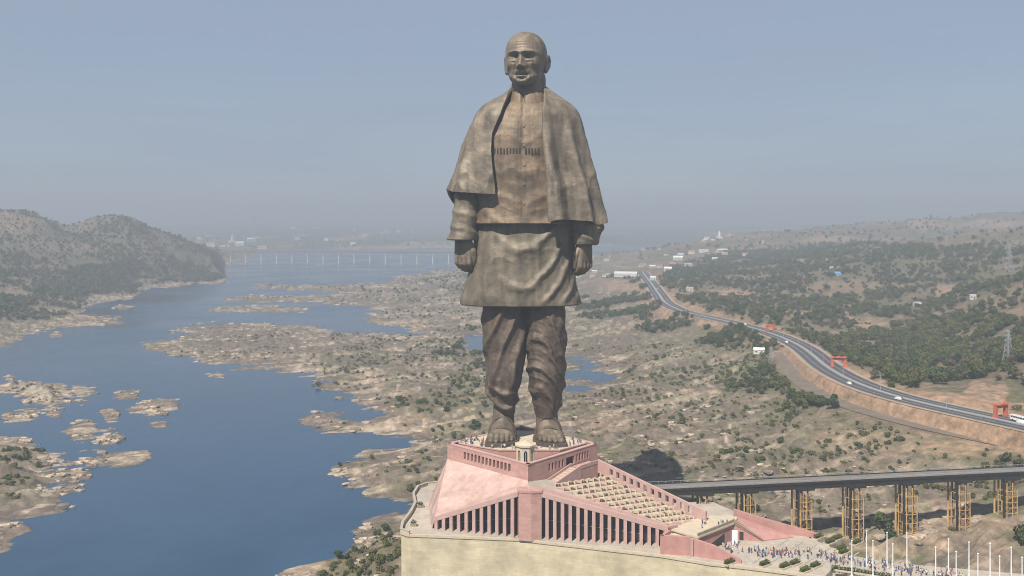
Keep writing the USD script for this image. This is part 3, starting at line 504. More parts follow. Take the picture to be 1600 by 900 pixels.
# buttoned waistcoat with stand collar
def coat_disp(V, T, Z):
    x, z = V[..., 0], V[..., 2]; fr = np.clip(-np.sin(T), 0, 1)
    d = nz_(V, 13, 22) * 1.3 + nz_(V, 4, 23) * .4
    d += -.38 * np.exp(-((x + 1.4) / .28) ** 2) * fr * sstep(84, 88, z)                                        # front closing
    d += .7 * np.exp(-((x + 8) / 5.5) ** 2 - ((z - 118) / 6) ** 2) * fr + .7 * np.exp(-((x - 6) / 5.5) ** 2 - ((z - 118) / 6) ** 2) * fr
    d += crest(z * .5 - np.abs(x + 1) * .3 + nz_(V, 10, 24) * 5, 3) * .55 * sstep(116, 92, z) * fr
    return d + wr_(V * [1, 1, .8], 13, 18) * .35
COAT = [(158, 797, 853, -5.4, 8, 2.1), (164, 788, 862, -7, 9, 2.1), (172, 772, 880, -8.6, 9.8, 2.2), (184, 756, 893, -10.2, 10.4, 2.25), (205, 748, 898, -11.6, 10.8, 2.3), (240, 746, 899, -12.2, 11, 2.3), (285, 744, 899, -12.2, 11, 2.3), (320, 743, 898, -12.4, 11.2, 2.3), (349, 740, 898, -13.2, 11.6, 2.3)]
coat_m = loft(COAT, 220, 170, coat_disp, hem=1.0, rise=2.5); part(statue, 'waistcoat', coat_m, 'bronze_coat', True)
fv = coat_m.vertices[coat_m.vertices[:, 1] < -4]; ft = cKDTree(fv[:, [0, 2]])
front = lambda x, z: float(fv[ft.query([x, z], k=6)[1], 1].mean())
for i in range(5): part(statue, 'button', trimesh.creation.icosphere(2, .55).apply_transform(np.diag([1, .5, 1, 1])).apply_translation([-.9, front(-.9, 123 - i * 7.5) - .05, 123 - i * 7.5]), 'bronze_coat', True)
COL = [(143, 804, 846, -4.6, 5.4, 2.0), (150, 803, 848, -5.6, 5.8, 2.0), (160, 800, 851, -6.4, 6.4, 2.0), (168, 797, 855, -6.8, 7, 2.0)]
part(statue, 'collar', loft(COL, 90, 16, lambda V, T, Z: 1.0 - 1.5 * np.exp(-((V[..., 0] + 1.2) / .5) ** 2) * (np.sin(T) < 0)), 'bronze_coat', True)
# row of viewing slots across the chest
for i in range(15):
    if i == 9: continue
    x = px_(774 + i * 4.7); yy = front(x, pz_(240)) + .42
    part(statue, 'viewing_slot', box((x, yy, pz_(240) + .1 * (i % 3)), (.62, 1.2, 2.3 - .35 * (i % 2))), 'slot_dark')

# sleeves and hands
def sleeve_disp(V, T, Z): return crest(Z * 1.1 + V[..., 0] * .35 + nz_(V, 6, 31) * 4, 2) * .5 + nz_(V, 3, 32) * .5
SLL = [(270, 722, 768, -6, 7, 2.1), (300, 712, 754, -7, 6, 2.1), (325, 710, 749, -8.2, 4.8, 2.1), (345, 707, 747, -9.0, 3.6, 2.1), (358, 706, 745, -9.4, 3.0, 2.1), (370, 702, 747, -10.4, 3.6, 2.1), (374, 701, 747, -10.5, 3.7, 2.1)]
SLR = [(300, 882, 930, -6, 7, 2.1), (330, 884, 938, -7, 6, 2.1), (350, 887, 942, -8, 4.8, 2.1), (365, 890, 938, -8.6, 3.6, 2.1), (377, 891, 934, -9, 3, 2.1), (381, 892, 932, -8.8, 2.8, 2.1)]
part(statue, 'sleeve', loft(SLL, 90, 80, sleeve_disp, hem=1.0, rise=2.5), 'bronze_tunic', True)
part(statue, 'sleeve', loft(SLR, 90, 70, sleeve_disp, hem=1.0, rise=2.5), 'bronze_tunic', True)
def hand(wx, wy, wz, mirror, tilt):
    # hangs down, back of the hand outwards and forwards, fingers loosely curled, thumb to the front on the body side
    ax = np.array([math.cos(tilt) * mirror, -math.sin(tilt), 0])     # across the palm, little finger -> thumb side
    nb = np.array([-ax[1] * mirror, ax[0] * mirror, 0]); nb = nb / np.linalg.norm(nb)
    if nb[1] > 0: nb = -nb                                            # towards the back of the hand (viewer side)
    L = lambda a, n, z: np.array([wx, wy, wz]) + ax * a + nb * n + np.array([0, 0, z])
    ps = [hull_of([(L(-2.0, 0, 3), 1.9), (L(1.6, 0, 3), 1.9), (L(-2.9, .1, -4.2), 1.35), (L(2.6, .2, -4.4), 1.45), (L(0, .3, -4.8), 1.5)])]
    for a, ln, r in ((-3.0, 4.9, .98), (-1.05, 5.9, 1.1), (.95, 6.1, 1.14), (2.85, 5.5, 1.12)):
        j0 = L(a * .95, .45, -4.6); j1 = L(a, .55, -4.6 - ln * .46); j2 = L(a * .93, -1.0, -4.6 - ln * .82); j3 = L(a * .86, -2.7, -4.6 - ln * .92)
        for p, q, r0, r1 in ((j0, j1, r * 1.12, r * 1.05), (j1, j2, r * 1.05, r * .92), (j2, j3, r * .92, r * .78)): ps.append(hull_of([(p, r0), (q, r1)]))
    t0, t1, t2, t3 = L(2.2, -.3, .2), L(4.1, -.4, -2.6), L(4.3, -.9, -5.4), L(3.7, -1.3, -7.6)
    for p, q, r0, r1 in ((t0, t1, 1.7, 1.3), (t1, t2, 1.3, 1.12), (t2, t3, 1.12, .85)): ps.append(hull_of([(p, r0), (q, r1)]))
    part(statue, 'hand', smooth_body(ps, .5, 6), 'bronze_skin', True)
hand(px_(726), -4.6, pz_(382), 1, .55); hand(px_(911), -4.2, pz_(387), -1, .75)

# shawl: open sheet round the shoulders, short over the right arm, long over the left
SHR = [(132, 799, 852, -2.5, 7.0, 2.0), (140, 794, 860, -5.0, 8.0, 2.0), (148, 785, 871, -7.6, 9.2, 2.05), (157, 768, 884, -9.6, 10.2, 2.1), (166, 754, 896, -11.2, 11, 2.15), (175, 746, 903, -12.4, 11.8, 2.2), (186, 740, 908, -13.2, 12.4, 2.25), (210, 729, 914, -13.3, 13.4, 2.25), (245, 717, 922, -13.8, 14.2, 2.25), (280, 706, 930, -14.2, 15, 2.2), (300, 700, 935, -14.5, 15.4, 2.2), (322, 697, 940, -15.0, 15.8, 2.2), (347, 695, 945, -15.6, 16, 2.2), (356, 695, 946, -15.8, 16, 2.2)]
INL = PchipInterpolator(*np.array([(pz_(a), px_(b)) for a, b in [(356, 776), (305, 775), (260, 771), (238, 769), (215, 770), (200, 775), (185, 781), (170, 786), (157, 790), (148, 793), (140, 797), (132, 804)]]).T)
INR = PchipInterpolator(*np.array([(pz_(a), px_(b)) for a, b in [(356, 854), (345, 853), (300, 850), (260, 848), (215, 845), (185, 845), (170, 847), (157, 848), (148, 849), (140, 850), (132, 848)]]).T)
def shawl():
    ns, nt = 300, 190
    r = np.array([(pz_(a), px_(b), px_(c), f, k, n) for a, b, c, f, k, n in SHR]); r = r[np.argsort(r[:, 0])]
    fit = [PchipInterpolator(r[:, 0], r[:, i]) for i in range(1, 6)]
    s = np.linspace(0, 1, ns); ztop = pz_(132)
    th0 = s * 2 * np.pi                                                                   # rough angle, only for the hem's height
    zh = pz_(347) + (pz_(302) - pz_(347)) * sstep(.60, .78, s) + .9 * np.sin(s * 31) * (s < .6) + 1.2 * np.exp(-((s - .8) / .06) ** 2) - .8 * np.exp(-((s - 1.0) / .05) ** 2)
    t = np.linspace(0, 1, nt) ** 1.25
    Z = ztop + (zh[None] - ztop) * t[:, None]
    q = [f(Z) for f in fit]; cx, a = (q[0] + q[1]) / 2, (q[1] - q[0]) / 2
    ang = lambda xi: np.arccos(np.sign((xi - cx) / a) * np.clip(np.abs((xi - cx) / a), 0, .999) ** (q[4] / 2))
    thR, thL = -ang(INR(Z)), 2 * np.pi - ang(INL(Z))
    T = thR + (thL - thR) * s[None]; x, y = section(T, *q); V = np.stack([x, y, Z], -1); n = normals_of(V, False)
    if (n[nt // 2, ns // 4] * [1, 0, 0]).sum() < 0: n = -n
    fall = sstep(0.08, .8, t)[:, None]; back = np.clip(np.sin(T), 0, 1); rightf = sstep(.30, .02, s)[None]; leftf = sstep(.72, .98, s)[None]
    d = fall * (crest(T * 14 + nz_(V, 40, 41) * 5, 1.9) * 4.2 * rightf + crest(T * 9 + nz_(V, 40, 42) * 5, 2) * 1.7 * back)
    d += wr_(V * [1, 1, .4], 9, 19) * .5 * fall
    d += leftf * fall * (crest(T * 11 + Z * .05 + nz_(V, 25, 43) * 4, 2) * 1.3) + nz_(V, 9, 44) * 1.3 * fall + nz_(V, 3.5, 45) * .35
    d += 1.1 * np.exp(-(s / .02) ** 2)[None] * sstep(0, .15, t)[:, None] - .5 * np.exp(-((s - 1) / .03) ** 2)[None] * sstep(0, .15, t)[:, None]
    O = V + n * d[..., None]; th = .95; I = O - n * th
    F = grid_faces(nt, ns); N = nt * ns; idx = np.arange(N).reshape(nt, ns)
    ring = np.r_[idx[0], idx[1:, -1], idx[-1, -2::-1], idx[-2:0:-1, 0]]; rn = np.roll(ring, -1)
    side = np.vstack([np.c_[ring, rn, rn + N], np.c_[ring, rn + N, ring + N]])
    m = trimesh.Trimesh(np.vstack([O.reshape(-1, 3), I.reshape(-1, 3)]), np.vstack([F, F[:, ::-1] + N, side[:, ::-1]]), process=False)
    if m.volume < 0: m.invert()
    return m
part(statue, 'shawl', shawl(), 'bronze_shawl', 50)

# head, turned a little to the viewer's left
def head():
    rows = [(10.6, .15, -.6, .6, 2), (10.2, 2.4, -3.2, 3.4, 2), (9.4, 4.3, -5.6, 5.8, 2), (8, 6.1, -7.6, 8, 2), (5.5, 7.6, -9.2, 9.8, 2.1), (3, 8.1, -9.8, 10.4, 2.2), (1.2, 8.1, -9.9, 10.4, 2.25), (0, 8.0, -9.5, 10.2, 2.3), (-3, 7.6, -9.3, 9, 2.25), (-5.5, 6.9, -9.3, 7, 2.2), (-8, 5.6, -9.2, 4, 2.2), (-9.6, 4.0, -8.8, 1.6, 2.1), (-10.5, 2.6, -7.6, -.6, 2.1), (-10.8, .5, -5.6, -3.4, 2)]
    r = np.array(rows)[::-1]; fit = [PchipInterpolator(r[:, 0], r[:, i]) for i in range(1, 5)]
    u = np.linspace(0, 1, 170); z = -10.8 * np.cos(np.pi * (1 - u)) * 1.0; z = np.interp(z, [-10.8, 10.8], [10.6, -10.8])
    z = np.sort(z)[::-1]; th = np.linspace(0, 2 * np.pi, 260, endpoint=False); Z, T = np.meshgrid(z, th, indexing='ij')
    hw, yf, yb, n = [f(Z) for f in fit]; x, y = section(T, -hw, hw, yf, yb, n); V = np.stack([x, y, Z], -1)
    fr = sstep(.05, .55, -np.sin(T)); G = lambda x0, z0, sx, sz: np.exp(-((x - x0) / sx) ** 2 - ((Z - z0) / sz) ** 2)
    d = np.zeros_like(x)
    for m in (-1, 1):
        d += 1.15 * G(m * 3.1, 1.6, 2.2, .6) + .6 * G(m * 1.6, 1.5, 1.3, .8)              # brow
        d -= 1.35 * G(m * 3.2, .15, 1.6, .95) + .75 * G(m * 1.75, .5, .7, .9)              # socket
        d += 1.05 * G(m * 3.3, -.1, 1.05, .55); d -= .4 * G(m * 3.3, -.15, .75, .16)                                        # lid and eyeball
        d += .45 * G(m * 3.3, -1.6, 1.3, .4); d -= .1 * G(m * 3.5, -2.25, 1.5, .3)   # bag under the eye
        d += 1.0 * G(m * 4.7, -2.7, 1.9, 1.5); d -= .6 * G(m * 5.6, -5.4, 1.2, 1.3); d += .7 * G(m * 4.6, -7.6, 1.4, 1.3)       # cheek and hollow
        d += 1.45 * G(m * 1.35, -4.05, .75, .75); d -= .8 * G(m * .7, -4.85, .5, .3)    # nostrils
        for k in np.linspace(0, 1, 7): d -= .42 * G(m * (2.3 + 1.6 * k), -3.7 - 4.4 * k, .42, .8)   # fold beside the mouth
        d += .55 * G(m * 2.9, -8.2, 1.0, 1.2)                                           # jowl
    for k in np.linspace(0, 1, 8): d -= .14 * (np.exp(-((x - (4.6 + 1.0 * k)) / .35) ** 2 - ((Z + 1.5 + 4.5 * k) / .8) ** 2) + np.exp(-((x + (4.6 + 1.0 * k)) / .35) ** 2 - ((Z + 1.5 + 4.5 * k) / .8) ** 2))   # crease down the cheek
    for k in np.linspace(0, 1, 9): d += (.5 + .95 * k ** 1.3) * G(0, 1.4 - 5.2 * k, .95 + .25 * k, .75)   # nose
    d += .8 * G(0, -3.9, 1.0, .8)
    d += .95 * G(0, -5.5, 2.3, .6); d -= 1.0 * G(0, -6.75, 2.3, .32); d -= .6 * G(2.5, -7.3, .6, .6) + .6 * G(-2.5, -7.3, .6, .6)
    d += .75 * G(0, -7.45, 1.6, .45); d -= .6 * G(0, -8.3, 1.5, .45); d += 1.0 * G(0, -9.4, 1.9, .95)
    for zz in (4.1, 5.2, 6.3): d -= .18 * G(0, zz, 3.5, .25)
    d -= .35 * (G(6.4, 3.2, 1.6, 2.2) + G(-6.4, 3.2, 1.6, 2.2))
    V[..., 1] -= d * fr; V[..., 0] += np.sign(x) * d * (1 - fr) * 0
    V += normals_of(V, True) * 0
    nr, nth = V.shape[:2]; F = grid_faces(nr, nth, True); b = nr * nth; i = np.arange(nth); j = (i + 1) % nth
    pts = np.vstack([V.reshape(-1, 3), V[0].mean(0), V[-1].mean(0)]); F = np.vstack([F, np.c_[np.full(nth, b), j, i][:, ::-1], np.c_[np.full(nth, b + 1), (nr - 1) * nth + i, (nr - 1) * nth + j][:, ::-1]])
    m = trimesh.Trimesh(pts, F, process=False)
    if m.volume < 0: m.invert()
    return m
def ear(m):
    t = np.linspace(0, 2 * np.pi, 40, endpoint=False)
    ps = [hull_of([((m * .5, .9, 2.2), .95), ((m * .8, 1.8, .9), .8), ((m * .7, 1.4, -1.0), .75), ((m * .1, -.3, -2.9), .75), ((0, -.7, .4), .7), ((m * .2, -.4, 2.2), .7)]) - manifold3d.Manifold.sphere(1.25, 20).scale([.8, .8, 1.3]).translate([m * 1.75, .1, .5])]
    e = smooth_body(ps, .35, 4); e.apply_scale(1.15); e.apply_translation([m * 7.75, .6, -1.4]); return e
HT = trimesh.transformations.translation_matrix([px_(823) - .2, -.6, pz_(94.5)]) @ trimesh.transformations.rotation_matrix(math.radians(-13), [0, 0, 1])
hd = head(); hd.apply_scale([1.0, 1.0, 1.05]); hd.apply_transform(HT)
hp = part(statue, 'head', hd, 'bronze_skin', True)
for m in (-1, 1): part(hp, 'ear', ear(m).apply_transform(HT), 'bronze_skin', True)
NECK = [(108, 803, 848, -4, 6, 2), (125, 800, 853, -5.2, 7, 2), (140, 800, 852, -5.6, 7, 2), (152, 800, 852, -5.8, 7.4, 2), (166, 798, 856, -6.4, 8, 2)]
part(statue, 'neck', loft(NECK, 80, 40, lambda V, T, Z: .5 * np.exp(-((V[..., 0] - 3) / 1.2) ** 2) * (np.sin(T) < 0) + .5 * np.exp(-((V[..., 0] + 3.4) / 1.2) ** 2) * (np.sin(T) < 0) + nz_(V, 3, 55) * .6), 'bronze_skin', True)
def bush_mesh(r, h, n, seed, leaf=.35):
    g = np.random.default_rng(seed); p = g.normal(size=(n, 3)); p /= np.linalg.norm(p, axis=1)[:, None]; p *= (g.uniform(.5, 1, n) ** .5)[:, None]
    p = p * [r, r, h / 2] + [0, 0, h / 2]; q = g.normal(size=(n, 3, 3)) * leaf * .6; V = (p[:, None] + q).reshape(-1, 3); return trimesh.Trimesh(V, np.arange(3 * n).reshape(-1, 3), process=False)
# ---------------------------------------------------------------- terrace under the building
TZ = 29.5
rwall = thing('terrace_wall', 'tall curving cream stone retaining wall carrying the terrace round the pedestal building', 'retaining wall')
part(rwall, 'wall', prism(TERRACE, -2.0, TZ - .05), 'cream_wall')
struct('terrace_pavement', trimesh.Trimesh(*(lambda m: (m.vertices, m.faces))(prism(list(terrace_pg.buffer(-.05).exterior.coords)[:-1], TZ - .046, TZ))), 'paving')
def ring_wall(pts, z0, z1, w):
    ls = sg.LineString(pts).buffer(w / 2, cap_style='flat', join_style='mitre'); m = trimesh.creation.extrude_polygon(ls, z1 - z0, engine='earcut'); m.apply_translation([0, 0, z0]); return m
T_ = [np.array(p) for p in TERRACE]
def smooth_line(pts, n=60):
    pts = np.array(pts); s = np.r_[0, np.cumsum(np.linalg.norm(np.diff(pts, axis=0), axis=1))]; return PchipInterpolator(s, pts)(np.linspace(0, s[-1], n))
part(rwall, 'parapet', ring_wall([p for p in T_[:9]], TZ - .6, TZ + 1.3, .7), 'cream')
part(rwall, 'coping', ring_wall([p for p in T_[:9]], TZ + 1.3, TZ + 1.5, .95), 'grey_stone')
part(rwall, 'front_kerb', ring_wall([p for p in T_[8:14]], TZ - .5, TZ + .35, .6), 'cream')

# ---------------------------------------------------------------- the pink pedestal building
bld = thing('pedestal_building', 'pink stone building with slanting roofs and tall columns under the bronze figure', 'building')
Lc, Fc, Rc, Bc = np.array([-25.2, 338.0]), np.array([5.7, 309.0]), np.array([33.2, 338.0]), np.array([4.0, 367.0])
A_, P_, B_, C_ = np.array([-27.5, 308.0]), np.array([6.0, 299.2]), np.array([52.5, 291.6]), np.array([67.0, 300.0])
ZT, ZB = 52.5, 46.6
def slot_wall(p0, p1, z0, z1, slots, thick, inward=0.0):
    L = np.linalg.norm(np.array(p1) - np.array(p0)); pg = sg.Polygon([(0, z0), (L, z0), (L, z1), (0, z1)])
    for a, b, c, d in slots: pg = pg.difference(sg.box(a, c, b, d))
    return wall(p0, p1, pg, thick, inward)
def added_gallery(p0, p1, s0, s1):                                 # added roofed passage, coloured dark so the slots look shaded inside
    v = (p1 - p0) / np.linalg.norm(p1 - p0); n = np.array([v[1], -v[0]])
    part(bld, 'gallery_wall', wall(p0 + v * s0 - n * 3.2, p0 + v * s1 - n * 3.2, sg.box(0, ZB - 1, s1 - s0, ZT - .4), .3), 'inside_shade')
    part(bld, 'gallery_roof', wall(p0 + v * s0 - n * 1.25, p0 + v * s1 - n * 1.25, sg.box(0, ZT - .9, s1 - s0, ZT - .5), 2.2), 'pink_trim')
    for s in (s0, s1): part(bld, 'gallery_end', box((*(p0 + v * s - n * 2.2), ZT - 3.3), (.3, 2.0, 5.4), math.atan2(v[1], v[0])), 'inside_shade')
added_gallery(Lc, Fc, 6.5, 36.0); added_gallery(Fc, Rc, 8, 36.5)
n_sl = 13; Llf = np.linalg.norm(Fc - Lc)
part(bld, 'upper_wall', slot_wall(Lc, Fc, ZB - 1.5, ZT, [(9.2 + i * 1.95, 10.4 + i * 1.95, ZT - 4.3, ZT - 1.4) for i in range(n_sl)], 1.2), 'pink_stone', label='upper left wall with a row of narrow slots')
part(bld, 'upper_wall', slot_wall(Fc, Rc, ZB - 6, ZT, [(11.2 + i * 1.9, 12.2 + i * 1.9, ZT - 4.6, ZT - 1.9) for i in range(5)] + [(21.2, 26.0, ZT - 4.9, ZT - 1.7)] + [(27.2 + i * 1.65, 28.2 + i * 1.65, ZT - 4.3, ZT - 1.5) for i in range(5)], 1.2), 'pink_stone', label='upper right wall with openings above a stair')
part(bld, 'upper_wall', slot_wall(Rc, Bc, ZB - 1.5, ZT, [], 1.2), 'pink_stone'); part(bld, 'upper_wall', slot_wall(Bc, Lc, ZB - 1.5, ZT, [], 1.2), 'pink_stone')
for a, b in ((Lc, Fc), (Fc, Rc), (Rc, Bc), (Bc, Lc)):
    v = (b - a) / np.linalg.norm(b - a); n = np.array([v[1], -v[0]])
    part(bld, 'coping', slot_wall(a - v * .2 + n * .12, b + v * .2 + n * .12, ZT + .003, ZT + .32, [], 1.5), 'pink_trim')
# court floor and the platform the figure stands on
ins = lambda c, k: tuple(np.array([4.0, 338.0]) + (np.array(c) - [4.0, 338.0]) * k)
part(bld, 'court_floor', prism([ins(c, .94) for c in (Lc, Fc, Rc, Bc)], ZB - 2.2, ZB - 1.2), 'cream_dark')
PLAT = [(-5.0, 327.0), (18.0, 327.0), (28.5, 336.8), (28.5, 340), (12, 357), (-4, 357), (-20.5, 340), (-20.5, 336.8)]
part(bld, 'platform', prism(PLAT, ZB - 1.2, 52.88), 'red_stone')
part(bld, 'platform_floor', prism(list(sg.Polygon(PLAT).buffer(-.12).exterior.coords)[:-1], 52.884, 52.9), 'cream')
part(bld, 'platform_kerb', ring_wall(PLAT + [PLAT[0]], 52.8, 53.2, .5), 'pink_trim')
# small pavilion in the front corner of the court
pv_ = np.array([4.9, 315.0]); r8 = [(math.cos(math.pi / 8 + i * math.pi / 4), math.sin(math.pi / 8 + i * math.pi / 4)) for i in range(8)]
pav = thing('pavilion', 'small cream eight sided pavilion with dark arches in front of the figure\'s feet', 'pavilion', (pv_[0], pv_[1], ZB - 1.2))
R8 = 3.6
for i in range(8):
    a, b = np.array(r8[i]) * R8, np.array(r8[(i + 1) % 8]) * R8; L = np.linalg.norm(b - a); hw = .62
    arch = sg.Polygon([(L / 2 - hw, 4.2), (L / 2 + hw, 4.2)] + [(L / 2 + hw * math.cos(t), 10.2 + 1.1 * math.sin(t)) for t in np.linspace(0, np.pi, 9)])
    part(pav, 'arched_wall', wall(a, b, sg.Polygon([(0, 0), (L, 0), (L, 12.6), (0, 12.6)]).difference(arch), .45), 'cream')
    part(pav, 'mullion', box((*((a + b) / 2 * .97), 7.4), (.16, .16, 6.6)), 'cream')
part(pav, 'dark_core', prism([tuple(np.array(q) * 2.55) for q in r8], 0, 12.0), 'dark_glass')
part(pav, 'cornice', prism([tuple(np.array(q) * 4.1) for q in r8], 12.6, 13.15), 'cream')
cone = trimesh.creation.cone(3.5, 1.3, sections=8); cone.apply_translation([0, 0, 13.15]); part(pav, 'roof', cone, 'cream')
# slanting facets
def sheet(pts, th, tris=None):
    pts = np.array(pts, float); n = len(pts); tris = tris or [[0, i, i + 1] for i in range(1, n - 1)]; lo = pts - [0, 0, th]
    F = list(tris) + [[a + n, c + n, b + n] for a, b, c in tris] + sum([[[i, i + n, (i + 1) % n], [(i + 1) % n, i + n, (i + 1) % n + n]] for i in range(n)], [])
    m = trimesh.Trimesh(np.vstack([pts, lo]), F, process=False); m.fix_normals(); return m
eA, eP, eB, eC = 34.3, 46.9, 36.6, 34.9; ZG = 41.4
part(bld, 'roof', sheet([(*A_, eA), (*P_, eP), (*Fc, ZB + .2), (*Lc, ZB)], .8, [[0, 1, 2], [0, 2, 3]]), 'pink_panel', label='smooth pale pink roof slope on the left')
LB = np.array([-33.0, 340.0]); part(bld, 'side_wall', sheet([(*A_, eA - .05), (*Lc, ZB - .05), (*LB, TZ - 1), (A_[0] - 1.5, A_[1] + 3, TZ - 1)], .8, [[0, 1, 2], [0, 2, 3]]), 'pink_panel')
part(bld, 'roof', sheet([(*P_, eP - .05), (*B_, eB - .6), (*C_, eC - .6), (*Rc, ZG), (*Fc, ZB - .1)], .8, [[0, 1, 4], [4, 1, 3], [1, 2, 3]]), 'paving', label='right roof slope laid out as a stepped garden')
part(bld, 'rear_wall', slot_wall(C_ + [0, .2], Bc + [14, -10], TZ - 1, 34, [], .6), 'pink_stone')
# front pier
part(bld, 'pier', prism([(P_[0] - 4.0, P_[1] + 1.0 + .3), (P_[0] - 3.6, P_[1] - .8), (P_[0] + .6, P_[1] - 1.9), (P_[0] + 4.2, P_[1] - 1.2), (P_[0] + 4.2, P_[1] + 3), (P_[0] - 4.0, P_[1] + 3)], TZ - .02, eP - .9), 'pink_stone')
part(bld, 'pier_cap', prism([(P_[0] - 4.2, P_[1] + 3.2), (P_[0] - 4.0, P_[1] - .9), (P_[0] + .6, P_[1] - 2.1), (P_[0] + 4.5, P_[1] - 1.4), (P_[0] + 4.5, P_[1] + 3.2)], eP - .9, eP - .1), 'pink_stone')
# colonnades: slanted beam on square columns, hall wall behind coloured dark for its shade
def colonnade(p0, p1, z0, z1, n, first, last, beam):
    v = p1 - p0; L = np.linalg.norm(v); u = v / L; nrm = np.array([u[1], -u[0]])
    zz = lambda s: z0 + (z1 - z0) * s / L
    part(bld, 'eave_beam', wall(p0 - nrm * 0, p1, sg.Polygon([(0, zz(0) - beam), (L, zz(L) - beam), (L, zz(L) + .12), (0, zz(0) + .12)]), 1.5, .45), 'pink_trim')
    for i in range(n):
        s = first + (last - first) * i / (n - 1); c = p0 + u * s
        b = box((*(c - nrm * .3), 0), (1.15, 1.3, 1), math.atan2(u[1], u[0])); h = zz(s) - beam + .1 - TZ
        b.vertices[:, 2] = np.where(b.vertices[:, 2] > 0, TZ + h + (z1 - z0) / L * 0, TZ + .01); part(bld, 'column', b, 'pink_trim')
        if i < n - 1:
            s2 = s + (last - first) / (n - 1) / 2; c2 = p0 + u * s2 - nrm * 3.0; hh = max(zz(s2) - beam - TZ, .6); w = (last - first) / (n - 1)
            part(bld, 'glazing', box((*c2, TZ + hh / 2), (w * .96, .12, hh), math.atan2(u[1], u[0])), 'dark_glass')
            part(bld, 'transom', box((*(c2 + nrm * .12), TZ + hh * .42), (w * .96, .14, .22), math.atan2(u[1], u[0])), 'grey_stone')
    part(bld, 'plinth', wall(p0, p1, sg.box(0, TZ, L, TZ + .35), 4.0, .9), 'grey_stone')
    q0, q1 = p0 - nrm * 3.4, p1 - nrm * 3.4
    part(bld, 'hall_wall', wall(q0, q1, sg.Polygon([(0, TZ), (L, TZ), (L, zz(L) - .9), (0, zz(0) - .9)]), .4), 'inside_shade')
colonnade(A_, P_ + [-3.9, 1.0], eA, eP - 1.3, 11, .6, np.linalg.norm(P_ + [-3.9, 1.0] - A_) - 2.0, 1.5)
colonnade(P_ + [4.2, -.7], B_, eP - .9, eB, 16, 1.9, np.linalg.norm(B_ - P_ - [4.2, -.7]) - .9, 1.5)
part(bld, 'end_wall', slot_wall(B_, B_ + (C_ - B_) * .25, TZ, eB, [], 1.0), 'pink_stone')
# sloping parapet with openings down the right edge of the garden
v = C_ - Rc; L = np.linalg.norm(v); zz = lambda s: ZG + (eC - .6 - ZG) * s / L
pg = sg.Polygon([(0, zz(0) - .5), (L, zz(L) - .5), (L, zz(L) + 4.6), (0, zz(0) + 5.0)])
for i in range(12):
    s = 6.5 + i * 3.35; pg = pg.difference(sg.Polygon([(s, zz(s) + 1.3), (s + 1.6, zz(s + 1.6) + 1.3), (s + 1.6, zz(s + 1.6) + 3.8), (s, zz(s) + 3.8)]))
part(bld, 'garden_parapet', wall(Rc, C_, pg, .9), 'pink_trim', label='sloping pink wall pierced by square openings')
part(bld, 'garden_parapet', wall(P_ + [4.2, 1.2], B_ + [0, 1.2], sg.Polygon([(0, eP - 1.4), (np.linalg.norm(B_ - P_ - [4.2, 0]), eB - .8), (np.linalg.norm(B_ - P_ - [4.2, 0]), eB + .5), (0, eP + .3)]), .6), 'pink_trim', label='low pink wall along the eave of the garden')
# garden on the slope: curved benches on terraced cream platforms
def facet(s, t):                                             # s from the front eave to the rear parapet, t down the slope
    top = np.array([*Fc, ZB - .1]) * (1 - s) + np.array([*Rc, ZG]) * s; bot = np.array([*B_, eB - .6]) * (1 - s) + np.array([*C_, eC - .6]) * s
    return top * (1 - t) + bot * t
ang = math.degrees(math.atan2(*(B_ - Fc)[::-1]))
arc = lambda r0, r1, z0, z1, a0=0.0, a1=np.pi, n=9: (lambda m: (m.apply_translation([0, 0, z0]), m)[1])(trimesh.creation.extrude_polygon(sg.Polygon([(r1 * math.cos(a), r1 * math.sin(a)) for a in np.linspace(a0, a1, n)] + [(r0 * math.cos(a), r0 * math.sin(a)) for a in np.linspace(a1, a0, n)]), z1 - z0, engine='earcut'))
for j in range(11):
    for i in range(9):
        s, t = .09 + i * .098 + (j % 2) * .04, .08 + j * .083
        if s > .92 or (i < 3 and j < 1): continue
        c = facet(s, t); M = trimesh.transformations.translation_matrix(c) @ trimesh.transformations.rotation_matrix(math.radians(ang + 25), [0, 0, 1])
        tread = trimesh.creation.extrude_polygon(sg.box(-1.75, -1.5, 1.75, 1.5), 1.0, engine='earcut'); tread.apply_translation([0, 0, -.6])
        tp = part(bld, 'garden_tread', tread.apply_transform(M), ('cream', 'pink_trim', 'pink_trim')[(i + j) % 3])
        part(tp, 'curved_bench', arc(1.0, 1.4, .40, 1.3, -.2, np.pi + .2).apply_transform(M), 'cream')
        part(tp, 'planting_bed', arc(0.0, .98, .40, .6, -.2, np.pi + .2).apply_transform(M), 'soil')  # dark bed stands in for the shade within the bench arc
        if (i + j) % 2: part(tp, 'shrub', bush_mesh(.75, .7, 26, 300 + i + 9 * j, .4).apply_translation([0, .5, .5]).apply_transform(M), 'leaf_dry')
for j in range(14):
    a, b = facet(.93, .06 + j * .066), facet(.985, .06 + j * .066); part(bld, 'step', bar(a + [0, 0, .2], b + [0, 0, .2], 1.6, .45), 'pink_trim')
